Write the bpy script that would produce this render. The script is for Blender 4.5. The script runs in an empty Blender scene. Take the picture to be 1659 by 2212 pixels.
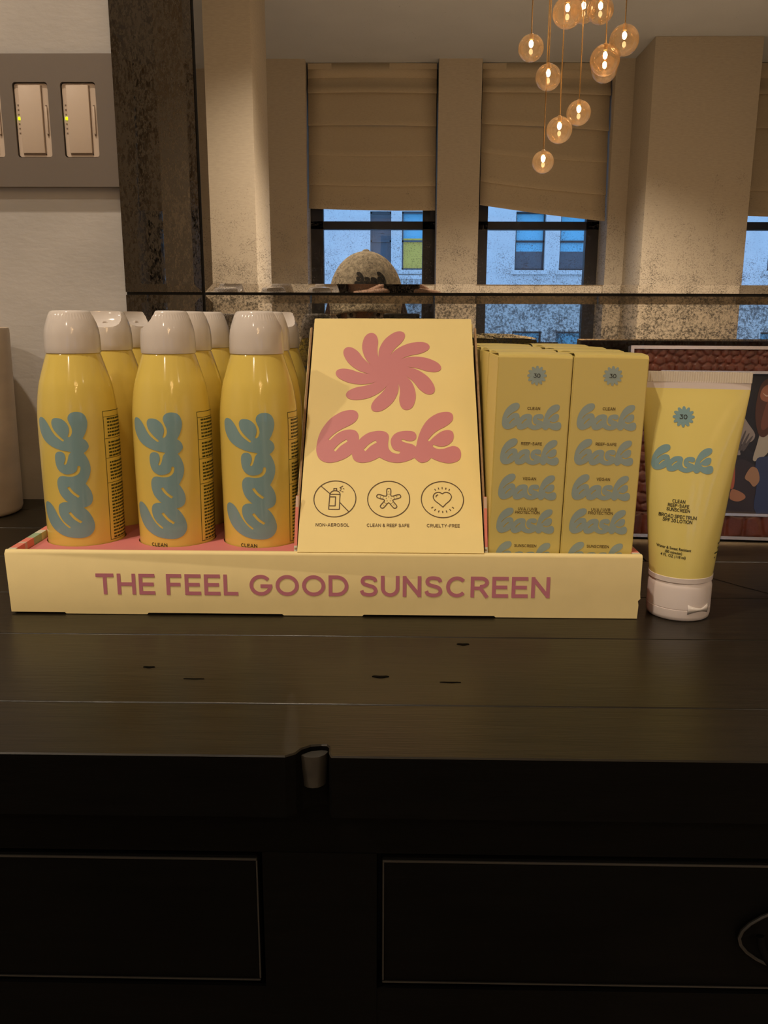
import bpy, bmesh, math, random
from mathutils import Vector, Matrix
from mathutils.geometry import tessellate_polygon, delaunay_2d_cdt
R = math.radians
random.seed(7)
SC = bpy.context.scene
COL = SC.collection

# ------------------------------------------------------------------ camera
ZC = 1.30                                   # lens height; counter top at 1.10
CT = 1.10
cam_d = bpy.data.cameras.new('camera')
cam = bpy.data.objects.new('camera', cam_d); COL.objects.link(cam)
cam_d.sensor_fit = 'VERTICAL'; cam_d.sensor_height = 36.0
cam_d.lens = 36.0 * 1850.0 / 2212.0
cam_d.clip_start = 0.01; cam_d.clip_end = 200
P, YAW, ROLL = R(12.8), R(0.97), R(0.2)
fw = Vector((-math.sin(YAW)*math.cos(P), math.cos(YAW)*math.cos(P), -math.sin(P)))
rt = fw.cross(Vector((0, 0, 1))).normalized(); up = rt.cross(fw)
rt2 = rt*math.cos(ROLL) + up*math.sin(ROLL); up2 = up*math.cos(ROLL) - rt*math.sin(ROLL)
cam.matrix_world = Matrix(((rt2.x, up2.x, -fw.x, 0), (rt2.y, up2.y, -fw.y, 0), (rt2.z, up2.z, -fw.z, ZC), (0, 0, 0, 1)))
SC.camera = cam

# ------------------------------------------------------------------ world, exposure
w = bpy.data.worlds.new('dusk_sky'); SC.world = w; w.use_nodes = True
bg = w.node_tree.nodes['Background']
bg.inputs[0].default_value = (0.30, 0.55, 1.0, 1); bg.inputs[1].default_value = 2.7
SC.view_settings.view_transform = 'Standard'; SC.view_settings.look = 'None'
SC.view_settings.gamma = 1.0; SC.view_settings.use_curve_mapping = False
SC.view_settings.exposure = 0.0
SC.cycles.caustics_reflective = False; SC.cycles.caustics_refractive = False
SC.cycles.use_denoising = True
SC.cycles.sample_clamp_indirect = 4.0
WARM = (1.0, 0.82, 0.62)
DOWNLIGHTS = [(-1.75, -0.75, 30), (-0.55, 0.15, 17), (0.9, -3.0, 125), (2.4, -1.9, 85), (-0.35, -2.2, 28)]  # last three are unseen lamps, added to brighten the mirrored room
BULB_STRENGTH = 800.0

# ------------------------------------------------------------------ helpers
def link(o, parent=None):
    COL.objects.link(o)
    if parent is not None: o.parent = parent
    return o
def obj(name, me, mat=None, parent=None, loc=None, rot=None):
    o = bpy.data.objects.new(name, me); link(o, parent)
    if mat is not None and len(me.materials) == 0: me.materials.append(mat)
    if loc: o.location = loc
    if rot: o.rotation_euler = rot
    return o
def thing(name, label, cat, loc=(0, 0, 0), rotz=0, group=None):
    o = bpy.data.objects.new(name, None); link(o); o.empty_display_size = 0.02
    o.location = loc; o.rotation_euler = (0, 0, rotz)
    o['label'] = label; o['category'] = cat
    if group: o['group'] = group
    return o
def tag(o, label, cat, group=None):
    o['label'] = label; o['category'] = cat
    if group: o['group'] = group
    return o
def struct(o, label=None, cat=None):
    o['kind'] = 'structure'
    if label: o['label'] = label
    if cat: o['category'] = cat
    return o
def dup(root, loc, rotz, label=None):
    r = root.copy(); COL.objects.link(r); r.location = loc; r.rotation_euler = (root.rotation_euler.x, root.rotation_euler.y, rotz)
    if label: r['label'] = label
    for ch in list(root.children):
        c = ch.copy(); COL.objects.link(c); c.parent = r
        for g in ch.children:
            d = g.copy(); COL.objects.link(d); d.parent = c
    return r
def finish(bm, smooth=None, name='m'):
    me = bpy.data.meshes.new(name); bm.normal_update(); bm.to_mesh(me); bm.free()
    if smooth is not None:
        for p in me.polygons: p.use_smooth = True
        me.set_sharp_from_angle(angle=R(smooth))
    return me
def bbox(bm, x0, x1, y0, y1, z0, z1):
    vs = [bm.verts.new((x, y, z)) for x in (x0, x1) for y in (y0, y1) for z in (z0, z1)]
    for f in ((0, 1, 3, 2), (4, 6, 7, 5), (0, 4, 5, 1), (2, 3, 7, 6), (0, 2, 6, 4), (1, 5, 7, 3)):
        bm.faces.new([vs[i] for i in f])
    return vs
def box(x0, x1, y0, y1, z0, z1, bev=0, seg=2):
    bm = bmesh.new(); bbox(bm, x0, x1, y0, y1, z0, z1)
    if bev: bmesh.ops.bevel(bm, geom=bm.edges[:], offset=bev, segments=seg, affect='EDGES', profile=0.5)
    bmesh.ops.recalc_face_normals(bm, faces=bm.faces)
    return finish(bm, 40 if bev else None)
def boxes(lst):
    bm = bmesh.new()
    for b in lst: bbox(bm, *b)
    bmesh.ops.recalc_face_normals(bm, faces=bm.faces)
    return finish(bm)
def lathe(prof, n=48, smooth=40, cx=0, cy=0):
    bm = bmesh.new(); rings = []
    for r, z in prof:
        if r < 1e-6: rings.append([bm.verts.new((cx, cy, z))])
        else: rings.append([bm.verts.new((cx+r*math.cos(2*math.pi*i/n), cy+r*math.sin(2*math.pi*i/n), z)) for i in range(n)])
    for a, b in zip(rings, rings[1:]):
        for i in range(n):
            j = (i+1) % n
            if len(a) == 1 and len(b) == 1: continue
            if len(a) == 1: bm.faces.new((a[0], b[j], b[i]))
            elif len(b) == 1: bm.faces.new((a[i], a[j], b[0]))
            else: bm.faces.new((a[i], a[j], b[j], b[i]))
    bmesh.ops.recalc_face_normals(bm, faces=bm.faces)
    return finish(bm, smooth)
def tube(bm, pts, r, n=8, cap=True):
    pts = [Vector(p) for p in pts]; rings = []
    rr = r if isinstance(r, (list, tuple)) else [r]*len(pts)
    pu = None
    for i, p in enumerate(pts):
        t = (pts[min(i+1, len(pts)-1)] - pts[max(i-1, 0)]).normalized()
        if pu is None:
            a = Vector((0, 0, 1)) if abs(t.z) < 0.9 else Vector((1, 0, 0))
            pu = t.cross(a).normalized()
        pu = (pu - t*pu.dot(t)).normalized(); pv = t.cross(pu)
        rings.append([bm.verts.new(p + rr[i]*(pu*math.cos(2*math.pi*k/n) + pv*math.sin(2*math.pi*k/n))) for k in range(n)])
    for a, b in zip(rings, rings[1:]):
        for k in range(n): bm.faces.new((a[k], a[(k+1) % n], b[(k+1) % n], b[k]))
    if cap:
        bm.faces.new(rings[0][::-1]); bm.faces.new(rings[-1])
def tube_me(pts, r, n=10):
    bm = bmesh.new(); tube(bm, pts, r, n); bmesh.ops.recalc_face_normals(bm, faces=bm.faces)
    return finish(bm, 50)
def extrude_poly(loops, depth, f):
    """loops: outer + holes in 2-D; a plate between w=0 and w=depth; f(u,v,w)->xyz"""
    L = [[Vector((p[0], p[1], 0)) for p in lp] for lp in loops]
    tris = tessellate_polygon(L); flat = [p for lp in loops for p in lp]
    bm = bmesh.new()
    A = [bm.verts.new(f(p[0], p[1], 0)) for p in flat]; B = [bm.verts.new(f(p[0], p[1], depth)) for p in flat]
    for t in tris:
        try: bm.faces.new([A[i] for i in t]); bm.faces.new([B[i] for i in reversed(t)])
        except ValueError: pass
    k = 0
    for lp in loops:
        n = len(lp)
        for i in range(n):
            a, b = k+i, k+(i+1) % n
            bm.faces.new((A[a], A[b], B[b], B[a]))
        k += n
    bmesh.ops.recalc_face_normals(bm, faces=bm.faces)
    return finish(bm)
def catmull(pts, closed=True, sub=5):
    """pts: (x,y) or (x,y,'c') for a corner"""
    n = len(pts); out = []
    for i in range(n if closed else n-1):
        p1, p2 = pts[i], pts[(i+1) % n]
        p0 = pts[(i-1) % n] if (closed or i > 0) else p1
        p3 = pts[(i+2) % n] if (closed or i+2 < n) else p2
        if len(p1) > 2: p0 = p1
        if len(p2) > 2: p3 = p2
        for k in range(sub):
            t = k/sub
            out.append(tuple(0.5*((2*p1[j]) + (-p0[j]+p2[j])*t + (2*p0[j]-5*p1[j]+4*p2[j]-p3[j])*t*t + (-p0[j]+3*p1[j]-3*p2[j]+p3[j])*t**3) for j in (0, 1)))
    if not closed: out.append(tuple(pts[-1][:2]))
    return out
def capsule(pts, wd, n=6):
    pts = catmull(pts, False, 6); L, Rr = [], []
    for i, p in enumerate(pts):
        a, b = pts[max(i-1, 0)], pts[min(i+1, len(pts)-1)]
        d = math.hypot(b[0]-a[0], b[1]-a[1]); nx, ny = -(b[1]-a[1])/d, (b[0]-a[0])/d
        L.append((p[0]+nx*wd/2, p[1]+ny*wd/2)); Rr.append((p[0]-nx*wd/2, p[1]-ny*wd/2))
    return L + Rr[::-1]
class Flat:
    """flat artwork in 2-D: triangles and quads, mapped onto a surface later"""
    def __init__(s): s.v = []; s.f = []
    def fill(s, loops):
        tris = tessellate_polygon([[Vector((p[0], p[1], 0)) for p in lp] for lp in loops]); k = len(s.v)
        s.v += [tuple(p[:2]) for lp in loops for p in lp]; s.f += [tuple(k+i for i in t) for t in tris]; return s
    def stroke(s, pts, wd, closed=False):
        n = len(pts); k = len(s.v); h = wd/2
        for i, p in enumerate(pts):
            a = pts[(i-1) % n] if (closed or i > 0) else None
            b = pts[(i+1) % n] if (closed or i < n-1) else None
            d1 = (Vector(p[:2])-Vector(a[:2])).normalized() if a else None
            d2 = (Vector(b[:2])-Vector(p[:2])).normalized() if b else None
            if d1 is None: d1 = d2
            if d2 is None: d2 = d1
            n1 = Vector((-d1.y, d1.x)); n2 = Vector((-d2.y, d2.x)); m = (n1+n2)
            m = m.normalized() if m.length > 1e-4 else n1
            q = h/max(0.5, m.dot(n1))
            s.v += [(p[0]+m.x*q, p[1]+m.y*q), (p[0]-m.x*q, p[1]-m.y*q)]
        for i in range(n if closed else n-1):
            j = (i+1) % n
            s.f.append((k+2*i, k+2*i+1, k+2*j+1, k+2*j))
        return s
    def add(s, o, sc=1, dx=0, dy=0, rot=0, sx=1):
        k = len(s.v); c, q = math.cos(rot), math.sin(rot)
        s.v += [(dx+sc*(c*x*sx-q*y), dy+sc*(q*x*sx+c*y)) for x, y in o.v]; s.f += [tuple(k+i for i in f) for f in o.f]; return s
    def union(s):
        k = 1000.0 if max(abs(c) for v in s.v for c in v) < .3 else 1.0
        r = delaunay_2d_cdt([Vector((x*k, y*k)) for x, y in s.v], [], [f for f in s.f if len(set(f)) > 2], 0, 1e-5, True)
        s.v = [(p.x/k, p.y/k) for p in r[0]]; s.f = [tuple(f) for f, of in zip(r[2], r[5]) if of]
        return s
    def mesh(s, fn, cut=None):
        bm = bmesh.new(); vs = [bm.verts.new((x, y, 0)) for x, y in s.v]
        for f in s.f:
            if len(set(f)) < 3: continue
            try: bm.faces.new([vs[i] for i in f])
            except ValueError: pass
        if cut:
            xs = [v.co.x for v in bm.verts]; ys = [v.co.y for v in bm.verts]
            for ax, lo, hi, st in ((0, min(xs), max(xs), cut[0]), (1, min(ys), max(ys), cut[1])):
                if not st: continue
                t = lo+st
                while t < hi:
                    no = (1, 0, 0) if ax == 0 else (0, 1, 0); co = (t, 0, 0) if ax == 0 else (0, t, 0)
                    bmesh.ops.bisect_plane(bm, geom=bm.verts[:]+bm.edges[:]+bm.faces[:], plane_co=co, plane_no=no, dist=1e-7)
                    t += st
        for f in bm.faces:
            f.normal_update()
            if f.normal.z < 0: f.normal_flip()
        for v in bm.verts: v.co = fn(v.co.x, v.co.y)
        return finish(bm, None)
def arc(cx, cy, rx, ry, a0, a1, n=20):
    return [(cx+rx*math.cos(R(a0+(a1-a0)*i/n)), cy+ry*math.sin(R(a0+(a1-a0)*i/n))) for i in range(n+1)]

# ------------------------------------------------------------------ stroke lettering (wide grotesque capitals)
def glyph(ch, wd):
    h = wd/2; t, m = 1-h, 0.5
    def o(W): return arc(W/2, .5, W/2-h, .5-h, 0, 360, 32)[:-1]
    S3 = lambda pts: catmull(pts, False, 5)
    if ch == 'T': W = .84; s = [[(0, t), (W, t)], [(W/2, 0), (W/2, t)]]
    elif ch == 'H': W = .86; s = [[(h, 0), (h, 1)], [(W-h, 0), (W-h, 1)], [(h, m), (W-h, m)]]
    elif ch == 'E': W = .75; s = [[(W, t), (h, t), (h, h), (W, h)], [(h, m), (W*.93, m)]]
    elif ch == 'F': W = .71; s = [[(W, t), (h, t), (h, 0)], [(h, m), (W*.93, m)]]
    elif ch == 'L': W = .68; s = [[(h, 1), (h, h), (W, h)]]
    elif ch == 'G': W = 1.06; s = [arc(W/2, .5, W/2-h, .5-h, 40, 358, 32), [(W/2-.02, .46), (W, .46)]]
    elif ch == 'O': W = 1.08; return W, [], [o(W)]
    elif ch == '0': W = .8; return W, [], [o(W)]
    elif ch == 'Q': W = 1.08; return W, [[(W*.6, .3), (W, 0)]], [o(W)]
    elif ch == 'C': W = 1.0; s = [arc(W/2+.02, .5, W/2-h, .5-h, 42, 318, 28)]
    elif ch == 'D': W = .92; s = []; return W, [], [[(h, h), (h, t), (W*.42, t)] + arc(W*.42, .5, W*.58-h, .5-h, 85, -85, 18) + [(W*.42, h)]]
    elif ch == 'S': W = .82; s = [S3([(.73, .72), (.66, .86), (.42, t), (.2, .88), (.12, .74), (.19, .61), (.42, .53), (.64, .45), (W-h, .29), (.64, .13), (.41, h), (.16, .14), (.08, .29)])]
    elif ch == 'U': W = .86; s = [[(h, 1), (h, .42)] + arc(W/2, .42, W/2-h, .42-h, 180, 360, 18)[1:-1] + [(W-h, .42), (W-h, 1)]]
    elif ch == 'N': W = .86; s = [[(h, 0), (h, 1)], [(W-h, 0), (W-h, 1)], [(h*1.1, t), (W-h*1.1, h)]]
    elif ch == 'R': W = .84; s = [[(h, 0), (h, t), (.48, t)] + arc(.48, .72, W-.48-h, .28-h, 85, -85, 12) + [(.48, .44), (h, .44)], [(.46, .44), (W-.06, 0)]]
    elif ch == 'P': W = .8; s = [[(h, 0), (h, t), (.46, t)] + arc(.46, .70, W-.46-h, .30-h, 85, -85, 12) + [(.46, .40), (h, .40)]]
    elif ch == 'B': W = .84; s = [[(h, 0), (h, 1)], [(h, t), (.48, t)] + arc(.48, .735, .26, .265-h, 85, -85, 10) + [(.48, .5), (h, .5)], [(.48, .5)] + arc(.5, .26, W-.5-h, .26-h, 85, -85, 10) + [(.48, h), (h, h)]]
    elif ch == 'A': W = .96; s = [[(h*.8, 0), (W/2, .97), (W-h*.8, 0)], [(.22, .3), (W-.22, .3)]]
    elif ch == 'V': W = .94; s = [[(h*.8, 1), (W/2, .03), (W-h*.8, 1)]]
    elif ch == 'M': W = 1.02; s = [[(h, 0), (h, .96), (W/2, .2), (W-h, .96), (W-h, 0)]]
    elif ch == 'W': W = 1.3; s = [[(h, 1), (.36, .04), (.65, .96), (.94, .04), (W-h, 1)]]
    elif ch == 'Y': W = .9; s = [[(h, 1), (W/2, .45), (W-h, 1)], [(W/2, .45), (W/2, 0)]]
    elif ch == 'I': W = wd; s = [[(h, 0), (h, 1)]]
    elif ch == 'K': W = .84; s = [[(h, 0), (h, 1)], [(W-.08, 1), (h, .38)], [(.35, .6), (W-.06, 0)]]
    elif ch == '-': W = .52; s = [[(.02, .45), (.5, .45)]]
    elif ch == '/': W = .5; s = [[(.05, -.05), (.45, 1.05)]]
    elif ch == '&': W = .9; s = [S3([(.9, .05), (.55, .4), (.25, .72), (.3, .9), (.45, .93), (.6, .85), (.55, .7), (.2, .42), (.12, .25), (.25, .1), (.45, .07), (.65, .18), (.78, .45)])]
    elif ch == '3': W = .72; s = [[(.06, t), (W-.12, t), (.34, .58)] , S3([(.34, .58), (.56, .53), (W-h, .32), (.56, .12), (.34, h), (.14, .12), (.05, .26)])]
    else: return .4, [], []
    return W, s, []
def text(string, height, wd=.15, track=.15, align='c', sx=1.0, space=.42):
    F = Flat(); x = 0
    for ch in string:
        if ch == ' ': x += space; continue
        W, s, cl = glyph(ch, wd); G = Flat()
        for st in s: G.stroke(st, wd)
        for st in cl: G.stroke(st, wd, True)
        if G.v: F.add(G.union(), 1, x, 0)
        x += W + track
    x -= track; out = Flat()
    off = -x/2 if align == 'c' else 0
    F.v = [((a+off)*height*sx, b*height) for a, b in F.v]
    F.width = x*height*sx
    return F
def font_text(string, height, sx=1.0):
    cu = bpy.data.curves.new('t', 'FONT'); cu.body = string; cu.align_x = 'CENTER'; cu.size = height*1.4; cu.offset = height*0.02
    o = bpy.data.objects.new('t', cu); me = o.to_mesh(); F = Flat()
    F.v = [(v.co.x*sx, v.co.y) for v in me.vertices]; F.f = [tuple(p.vertices) for p in me.polygons]
    o.to_mesh_clear(); bpy.data.objects.remove(o); bpy.data.curves.remove(cu)
    return F

# ------------------------------------------------------------------ brush-lettered word and pinwheel flower artwork
LOGO_PTS = [(440,78),(490,90),(513,125),(505,170),(470,210),(420,240),(360,268),(300,305),(262,335),(233,364),(227,376),(238,384),(262,361),(300,325),(350,295),(400,280),(450,277),(495,290),(520,320),(528,350),(527,383,'c'),
 (560,350),(610,315),(670,295),(740,288),(790,297),(820,320),(829,350),(824,390),(822,420),(827,455),(845,485),(875,505),(910,513),(934,512),(942,500),(934,488),(910,485),(885,475),(862,450),(850,415),(848,385),
 (858,355),(885,320),(930,297),(990,287),(1050,288),(1085,300),(1103,325),(1103,355),(1085,378),(1050,388),(1010,385),(985,376),(966,370),(957,378),(963,390),(990,402),(1030,412),(1065,420),(1100,443,'c'),
 (1105,425),(1115,380),(1135,315),(1165,250),(1210,185),(1270,135),(1340,102),(1410,92),(1455,100),(1478,130),(1472,175),(1440,212),(1390,245),(1330,275),(1280,310),(1245,347),(1223,372),(1222,384),(1236,387),(1260,365),(1300,330),(1350,295),(1400,278),(1440,278),(1470,295),(1479,330),(1470,375),(1440,410),(1400,432),(1350,440),(1310,434),(1281,424),(1268,428),(1270,441),(1290,455),(1330,465),(1380,460),(1430,443),(1470,434),(1510,443),(1537,470),(1546,510),(1535,555),(1500,585),(1440,600),(1380,597),(1310,578),(1248,550,'c'),
 (1225,575),(1190,593),(1150,597),(1115,580),(1085,550,'c'),(1040,573),(980,592),(920,600),(860,595),(800,578),(735,547,'c'),(700,568),(640,592),(570,602),(510,590),(478,560),(462,515,'c'),
 (430,543),(380,570),(310,595),(240,604),(180,590),(135,555),(112,505),(108,450),(118,370),(140,300),(180,230),(230,170),(290,125),(360,90)]
def _ln(p): return ((p[0]-827)/1438.0, (341-p[1])/1438.0/0.813) + tuple(p[2:])
LOGO = Flat().fill([catmull([_ln(p) for p in LOGO_PTS], True, 4)] +
    [[_ln(q) for q in capsule(hp, 26)] for hp in ([(290, 487), (340, 432), (410, 385)], [(588, 482), (640, 430), (702, 393)])])
PET = [(.26,.265,'c'),(.405,.30),(.556,.30),(.72,.265),(.858,.195),(.955,.115),(1.0,.026),(.982,-.053),(.913,-.093),(.817,-.093),(.707,-.062),(.584,0),(.474,.038)]
_fl = []
for k in range(10):
    a = -R(36)*k
    _fl += [(p[0]*math.cos(a)-p[1]*math.sin(a), p[0]*math.sin(a)+p[1]*math.cos(a)) + tuple(p[2:]) for p in PET]
FLOWER = Flat().fill([catmull(_fl, True, 4)])
_sm = []
for k in range(12):
    for da, rr in ((-15, .70), (-9, .86), (-3, .98), (4, 1.0), (9, .9), (12, .78)):
        a = R(30*k+da); _sm.append((rr*math.cos(a), rr*math.sin(a)) + (('c',) if da == -15 else ()))
EMBLEM = Flat().fill([catmull(_sm, True, 3)])

# ------------------------------------------------------------------ materials
def mat(name, col, rough=.5, metal=0, spec=.5, coat=0, var=0, scale=30, bump=0, bscale=200, emit=None, estr=0, sub=0, stretch=None, col2=None, bdist=.001):
    m = bpy.data.materials.new(name); m.use_nodes = True; nt = m.node_tree; b = nt.nodes['Principled BSDF']
    b.inputs['Base Color'].default_value = (*col, 1); b.inputs['Roughness'].default_value = rough
    b.inputs['Metallic'].default_value = metal; b.inputs['Specular IOR Level'].default_value = spec
    b.inputs['Coat Weight'].default_value = coat; b.inputs['Coat Roughness'].default_value = .03
    if sub: b.inputs['Subsurface Weight'].default_value = sub; b.inputs['Subsurface Radius'].default_value = (.004, .003, .002)
    if emit: b.inputs['Emission Color'].default_value = (*emit, 1); b.inputs['Emission Strength'].default_value = estr
    if var or bump:
        tc = nt.nodes.new('ShaderNodeTexCoord'); mp = nt.nodes.new('ShaderNodeMapping')
        nt.links.new(tc.outputs['Object'], mp.inputs[0])
        if stretch: mp.inputs['Scale'].default_value = stretch
        if var:
            n = nt.nodes.new('ShaderNodeTexNoise'); n.inputs['Scale'].default_value = scale; n.inputs['Detail'].default_value = 6
            nt.links.new(mp.outputs[0], n.inputs[0])
            rp = nt.nodes.new('ShaderNodeValToRGB'); rp.color_ramp.elements[0].position = .3; rp.color_ramp.elements[1].position = .7
            c2 = col2 or tuple(min(1, c*(1+var)) for c in col); c1 = tuple(c*(1-var) for c in col)
            rp.color_ramp.elements[0].color = (*c1, 1); rp.color_ramp.elements[1].color = (*c2, 1)
            nt.links.new(n.outputs['Fac'], rp.inputs[0]); nt.links.new(rp.outputs[0], b.inputs['Base Color'])
        if bump:
            n2 = nt.nodes.new('ShaderNodeTexNoise'); n2.inputs['Scale'].default_value = bscale; n2.inputs['Detail'].default_value = 5
            nt.links.new(mp.outputs[0], n2.inputs[0])
            bp = nt.nodes.new('ShaderNodeBump'); bp.inputs['Strength'].default_value = bump; bp.inputs['Distance'].default_value = bdist
            nt.links.new(n2.outputs['Fac'], bp.inputs['Height']); nt.links.new(bp.outputs[0], b.inputs['Normal'])
    return m
def mirror_mat(name, refl, dirt, dens_lo, dens_hi, z_lo, z_hi, scale=420, stretch=1.0):
    """silvered glass with dark foxing flecks; fleck density falls from z_lo to z_hi"""
    m = bpy.data.materials.new(name); m.use_nodes = True; nt = m.node_tree; nt.nodes.clear(); N = nt.nodes.new; L = nt.links.new
    out = N('ShaderNodeOutputMaterial'); mix = N('ShaderNodeMixShader'); gl = N('ShaderNodeBsdfGlossy'); df = N('ShaderNodeBsdfPrincipled')
    gl.inputs['Color'].default_value = (*refl, 1); gl.inputs['Roughness'].default_value = .0
    df.inputs['Base Color'].default_value = (*dirt, 1); df.inputs['Roughness'].default_value = .15
    tc = N('ShaderNodeTexCoord'); mp = N('ShaderNodeMapping'); mp.inputs['Scale'].default_value = (1, 1, stretch); L(tc.outputs['Object'], mp.inputs[0]); n1 = N('ShaderNodeTexNoise'); n2 = N('ShaderNodeTexNoise'); n3 = N('ShaderNodeTexNoise')
    for n, s, d in ((n1, scale, 4), (n2, 45, 4), (n3, scale*2.3, 2)):
        n.inputs['Scale'].default_value = s; n.inputs['Detail'].default_value = d; n.inputs['Roughness'].default_value = .65; L(mp.outputs[0], n.inputs[0])
    sx = N('ShaderNodeSeparateXYZ'); L(tc.outputs['Object'], sx.inputs[0])
    mr = N('ShaderNodeMapRange'); mr.inputs['From Min'].default_value = z_lo; mr.inputs['From Max'].default_value = z_hi
    mr.inputs['To Min'].default_value = dens_lo; mr.inputs['To Max'].default_value = dens_hi; L(sx.outputs['Z'], mr.inputs['Value'])
    a = N('ShaderNodeMath'); a.operation = 'MULTIPLY_ADD'; L(n2.outputs['Fac'], a.inputs[0]); a.inputs[1].default_value = .5; a.inputs[2].default_value = -.25
    b = N('ShaderNodeMath'); b.operation = 'ADD'; L(n1.outputs['Fac'], b.inputs[0]); L(a.outputs[0], b.inputs[1])
    c = N('ShaderNodeMath'); c.operation = 'ADD'; L(b.outputs[0], c.inputs[0]); L(mr.outputs[0], c.inputs[1])
    e = N('ShaderNodeMath'); e.operation = 'MULTIPLY_ADD'; L(n3.outputs['Fac'], e.inputs[0]); e.inputs[1].default_value = .5; L(c.outputs[0], e.inputs[2])
    r = N('ShaderNodeMapRange'); r.inputs['From Min'].default_value = .82; r.inputs['From Max'].default_value = 1.06; r.inputs['To Min'].default_value = 0; r.inputs['To Max'].default_value = .85
    L(e.outputs[0], r.inputs['Value'])
    L(r.outputs[0], mix.inputs[0]); L(gl.outputs[0], mix.inputs[1]); L(df.outputs[0], mix.inputs[2]); L(mix.outputs[0], out.inputs[0])
    return m
def thin_glass(name, tint=(1, 1, 1), refl=.06, grad=False):
    m = bpy.data.materials.new(name); m.use_nodes = True; nt = m.node_tree; nt.nodes.clear(); N = nt.nodes.new; L = nt.links.new
    out = N('ShaderNodeOutputMaterial'); mix = N('ShaderNodeMixShader'); gl = N('ShaderNodeBsdfGlossy'); tr = N('ShaderNodeBsdfTransparent')
    gl.inputs['Roughness'].default_value = .01; tr.inputs['Color'].default_value = (*tint, 1)
    lw = N('ShaderNodeLayerWeight'); lw.inputs['Blend'].default_value = .35
    mr = N('ShaderNodeMapRange'); mr.inputs['To Min'].default_value = refl; mr.inputs['To Max'].default_value = .75
    L(lw.outputs['Fresnel'], mr.inputs['Value']); L(mr.outputs[0], mix.inputs[0]); L(tr.outputs[0], mix.inputs[1]); L(gl.outputs[0], mix.inputs[2]); L(mix.outputs[0], out.inputs[0])
    return m
M = {}
M['plaster'] = mat('warm grey plaster', (.57, .55, .535), .75, var=.10, scale=7, bump=.35, bscale=90, stretch=(1, 1, 2.2))
M['wallcov'] = mat('tan grasscloth', (.52, .465, .38), .8, var=.06, scale=30, bump=.2, bscale=120, stretch=(1, 1, 5))
M['ceiling'] = mat('ceiling paint', (.52, .57, .64), .8, var=.03, scale=3)
M['floor'] = mat('tan carpet', (.34, .27, .20), .9, var=.3, scale=80)
M['wood'] = None
M['black'] = mat('black lacquered wood', (.0012, .0011, .001), .75, spec=.05, var=.3, scale=18, bump=.3, bscale=60, stretch=(1, 1, 8))
M['worn'] = mat('worn wood edge', (.0055, .005, .0042), .6)
M['chipwood'] = mat('bare chipped wood', (.018, .016, .012), .7, var=.4, scale=120)
M['card'] = mat('pale yellow card', (.86, .70, .30), .55, spec=.35, var=.015, scale=40)
M['card2'] = mat('pale yellow tray board', (.86, .72, .37), .6, spec=.3, var=.02, scale=60)
M['kraft'] = mat('kraft board edge', (.33, .20, .10), .8, var=.2, scale=300)
M['pink'] = mat('pink print', (.60, .22, .24), .5, spec=.35)
M['pinkboard'] = mat('pink board', (.62, .20, .20), .55, spec=.35)
M['mauve'] = mat('mauve print', (.58, .21, .28), .55, spec=.3)
M['brownink'] = mat('brown ink', (.075, .035, .008), .6)
M['blackink'] = mat('black ink', (.02, .02, .015), .5)
M['greenink'] = mat('olive ink', (.05, .06, .01), .5)
M['bluegrey'] = mat('dusty blue print', (.23, .38, .42), .11, spec=.5)
M['bluebox'] = mat('dusty blue carton print', (.32, .41, .40), .45)
M['yellow'] = mat('glossy yellow plastic', (.78, .61, .14), .11, spec=.5)
M['carton'] = mat('yellow carton', (.70, .575, .18), .34, spec=.5)
M['tubeyellow'] = mat('yellow tube plastic', (.80, .68, .22), .15, spec=.5)
M['white'] = mat('white plastic', (.74, .69, .66), .11, spec=.5)
M['whitecap'] = mat('white tube cap', (.78, .70, .68), .3)
M['clear'] = mat('milky crimp', (.70, .64, .55), .3)
M['switch'] = mat('almond switch plastic', (.66, .55, .46), .4)
M['groove'] = mat('switch groove', (.25, .19, .15), .6)
M['led'] = mat('lit indicator', (.4, .5, .0), .4, emit=(.55, .75, 0), estr=3.0)
M['leddark'] = mat('unlit indicator', (.22, .17, .13), .5)
M['steel'] = mat('bronze steel plate', (.27, .235, .21), .42, metal=.7, bump=.05, bscale=300, stretch=(1, 1, 14))
M['silver'] = mat('silver trim', (.62, .58, .54), .25, metal=1)
M['leather'] = mat('oxblood crocodile leather', (.13, .035, .022), .35, var=.35, scale=70, bump=.2, bscale=500)
M['backing'] = mat('mirror backing', (.012, .011, .01), .7)
M['mirror'] = mirror_mat('silvered mirror', (.82, .80, .77), (.09, .075, .06), .11, -.13, 1.32, 1.47, 760)
M['antique'] = mirror_mat('antiqued mirror', (.62, .58, .52), (.035, .03, .022), .17, .17, 0, 1, 480)
M['antiqued'] = mirror_mat('dark antiqued mirror', (.20, .175, .15), (.060, .048, .035), .24, .24, 0, 1, 420, .45)
M['bronze'] = mat('dark window bronze', (.018, .017, .02), .5)
M['pane'] = thin_glass('window glass', (.95, .98, 1), .04)
M['shade'] = mat('woven shade', (.53, .455, .34), .85, var=.06, scale=60, bump=.25, bscale=250, stretch=(1, 1, 6))
M['globe'] = thin_glass('smoked globe glass', (.90, .78, .60), .16)
_nt = M['globe'].node_tree; _o = _nt.nodes['Material Output']; _src = _o.inputs[0].links[0].from_socket
_mx = _nt.nodes.new('ShaderNodeMixShader'); _mx.inputs[0].default_value = .03; _tl = _nt.nodes.new('ShaderNodeBsdfTranslucent'); _tl.inputs[0].default_value = (.9, .62, .36, 1)
_nt.links.new(_src, _mx.inputs[1]); _nt.links.new(_tl.outputs[0], _mx.inputs[2]); _nt.links.new(_mx.outputs[0], _o.inputs[0])
M['brass'] = mat('brass cord', (.45, .30, .14), .35, metal=.8)
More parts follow.
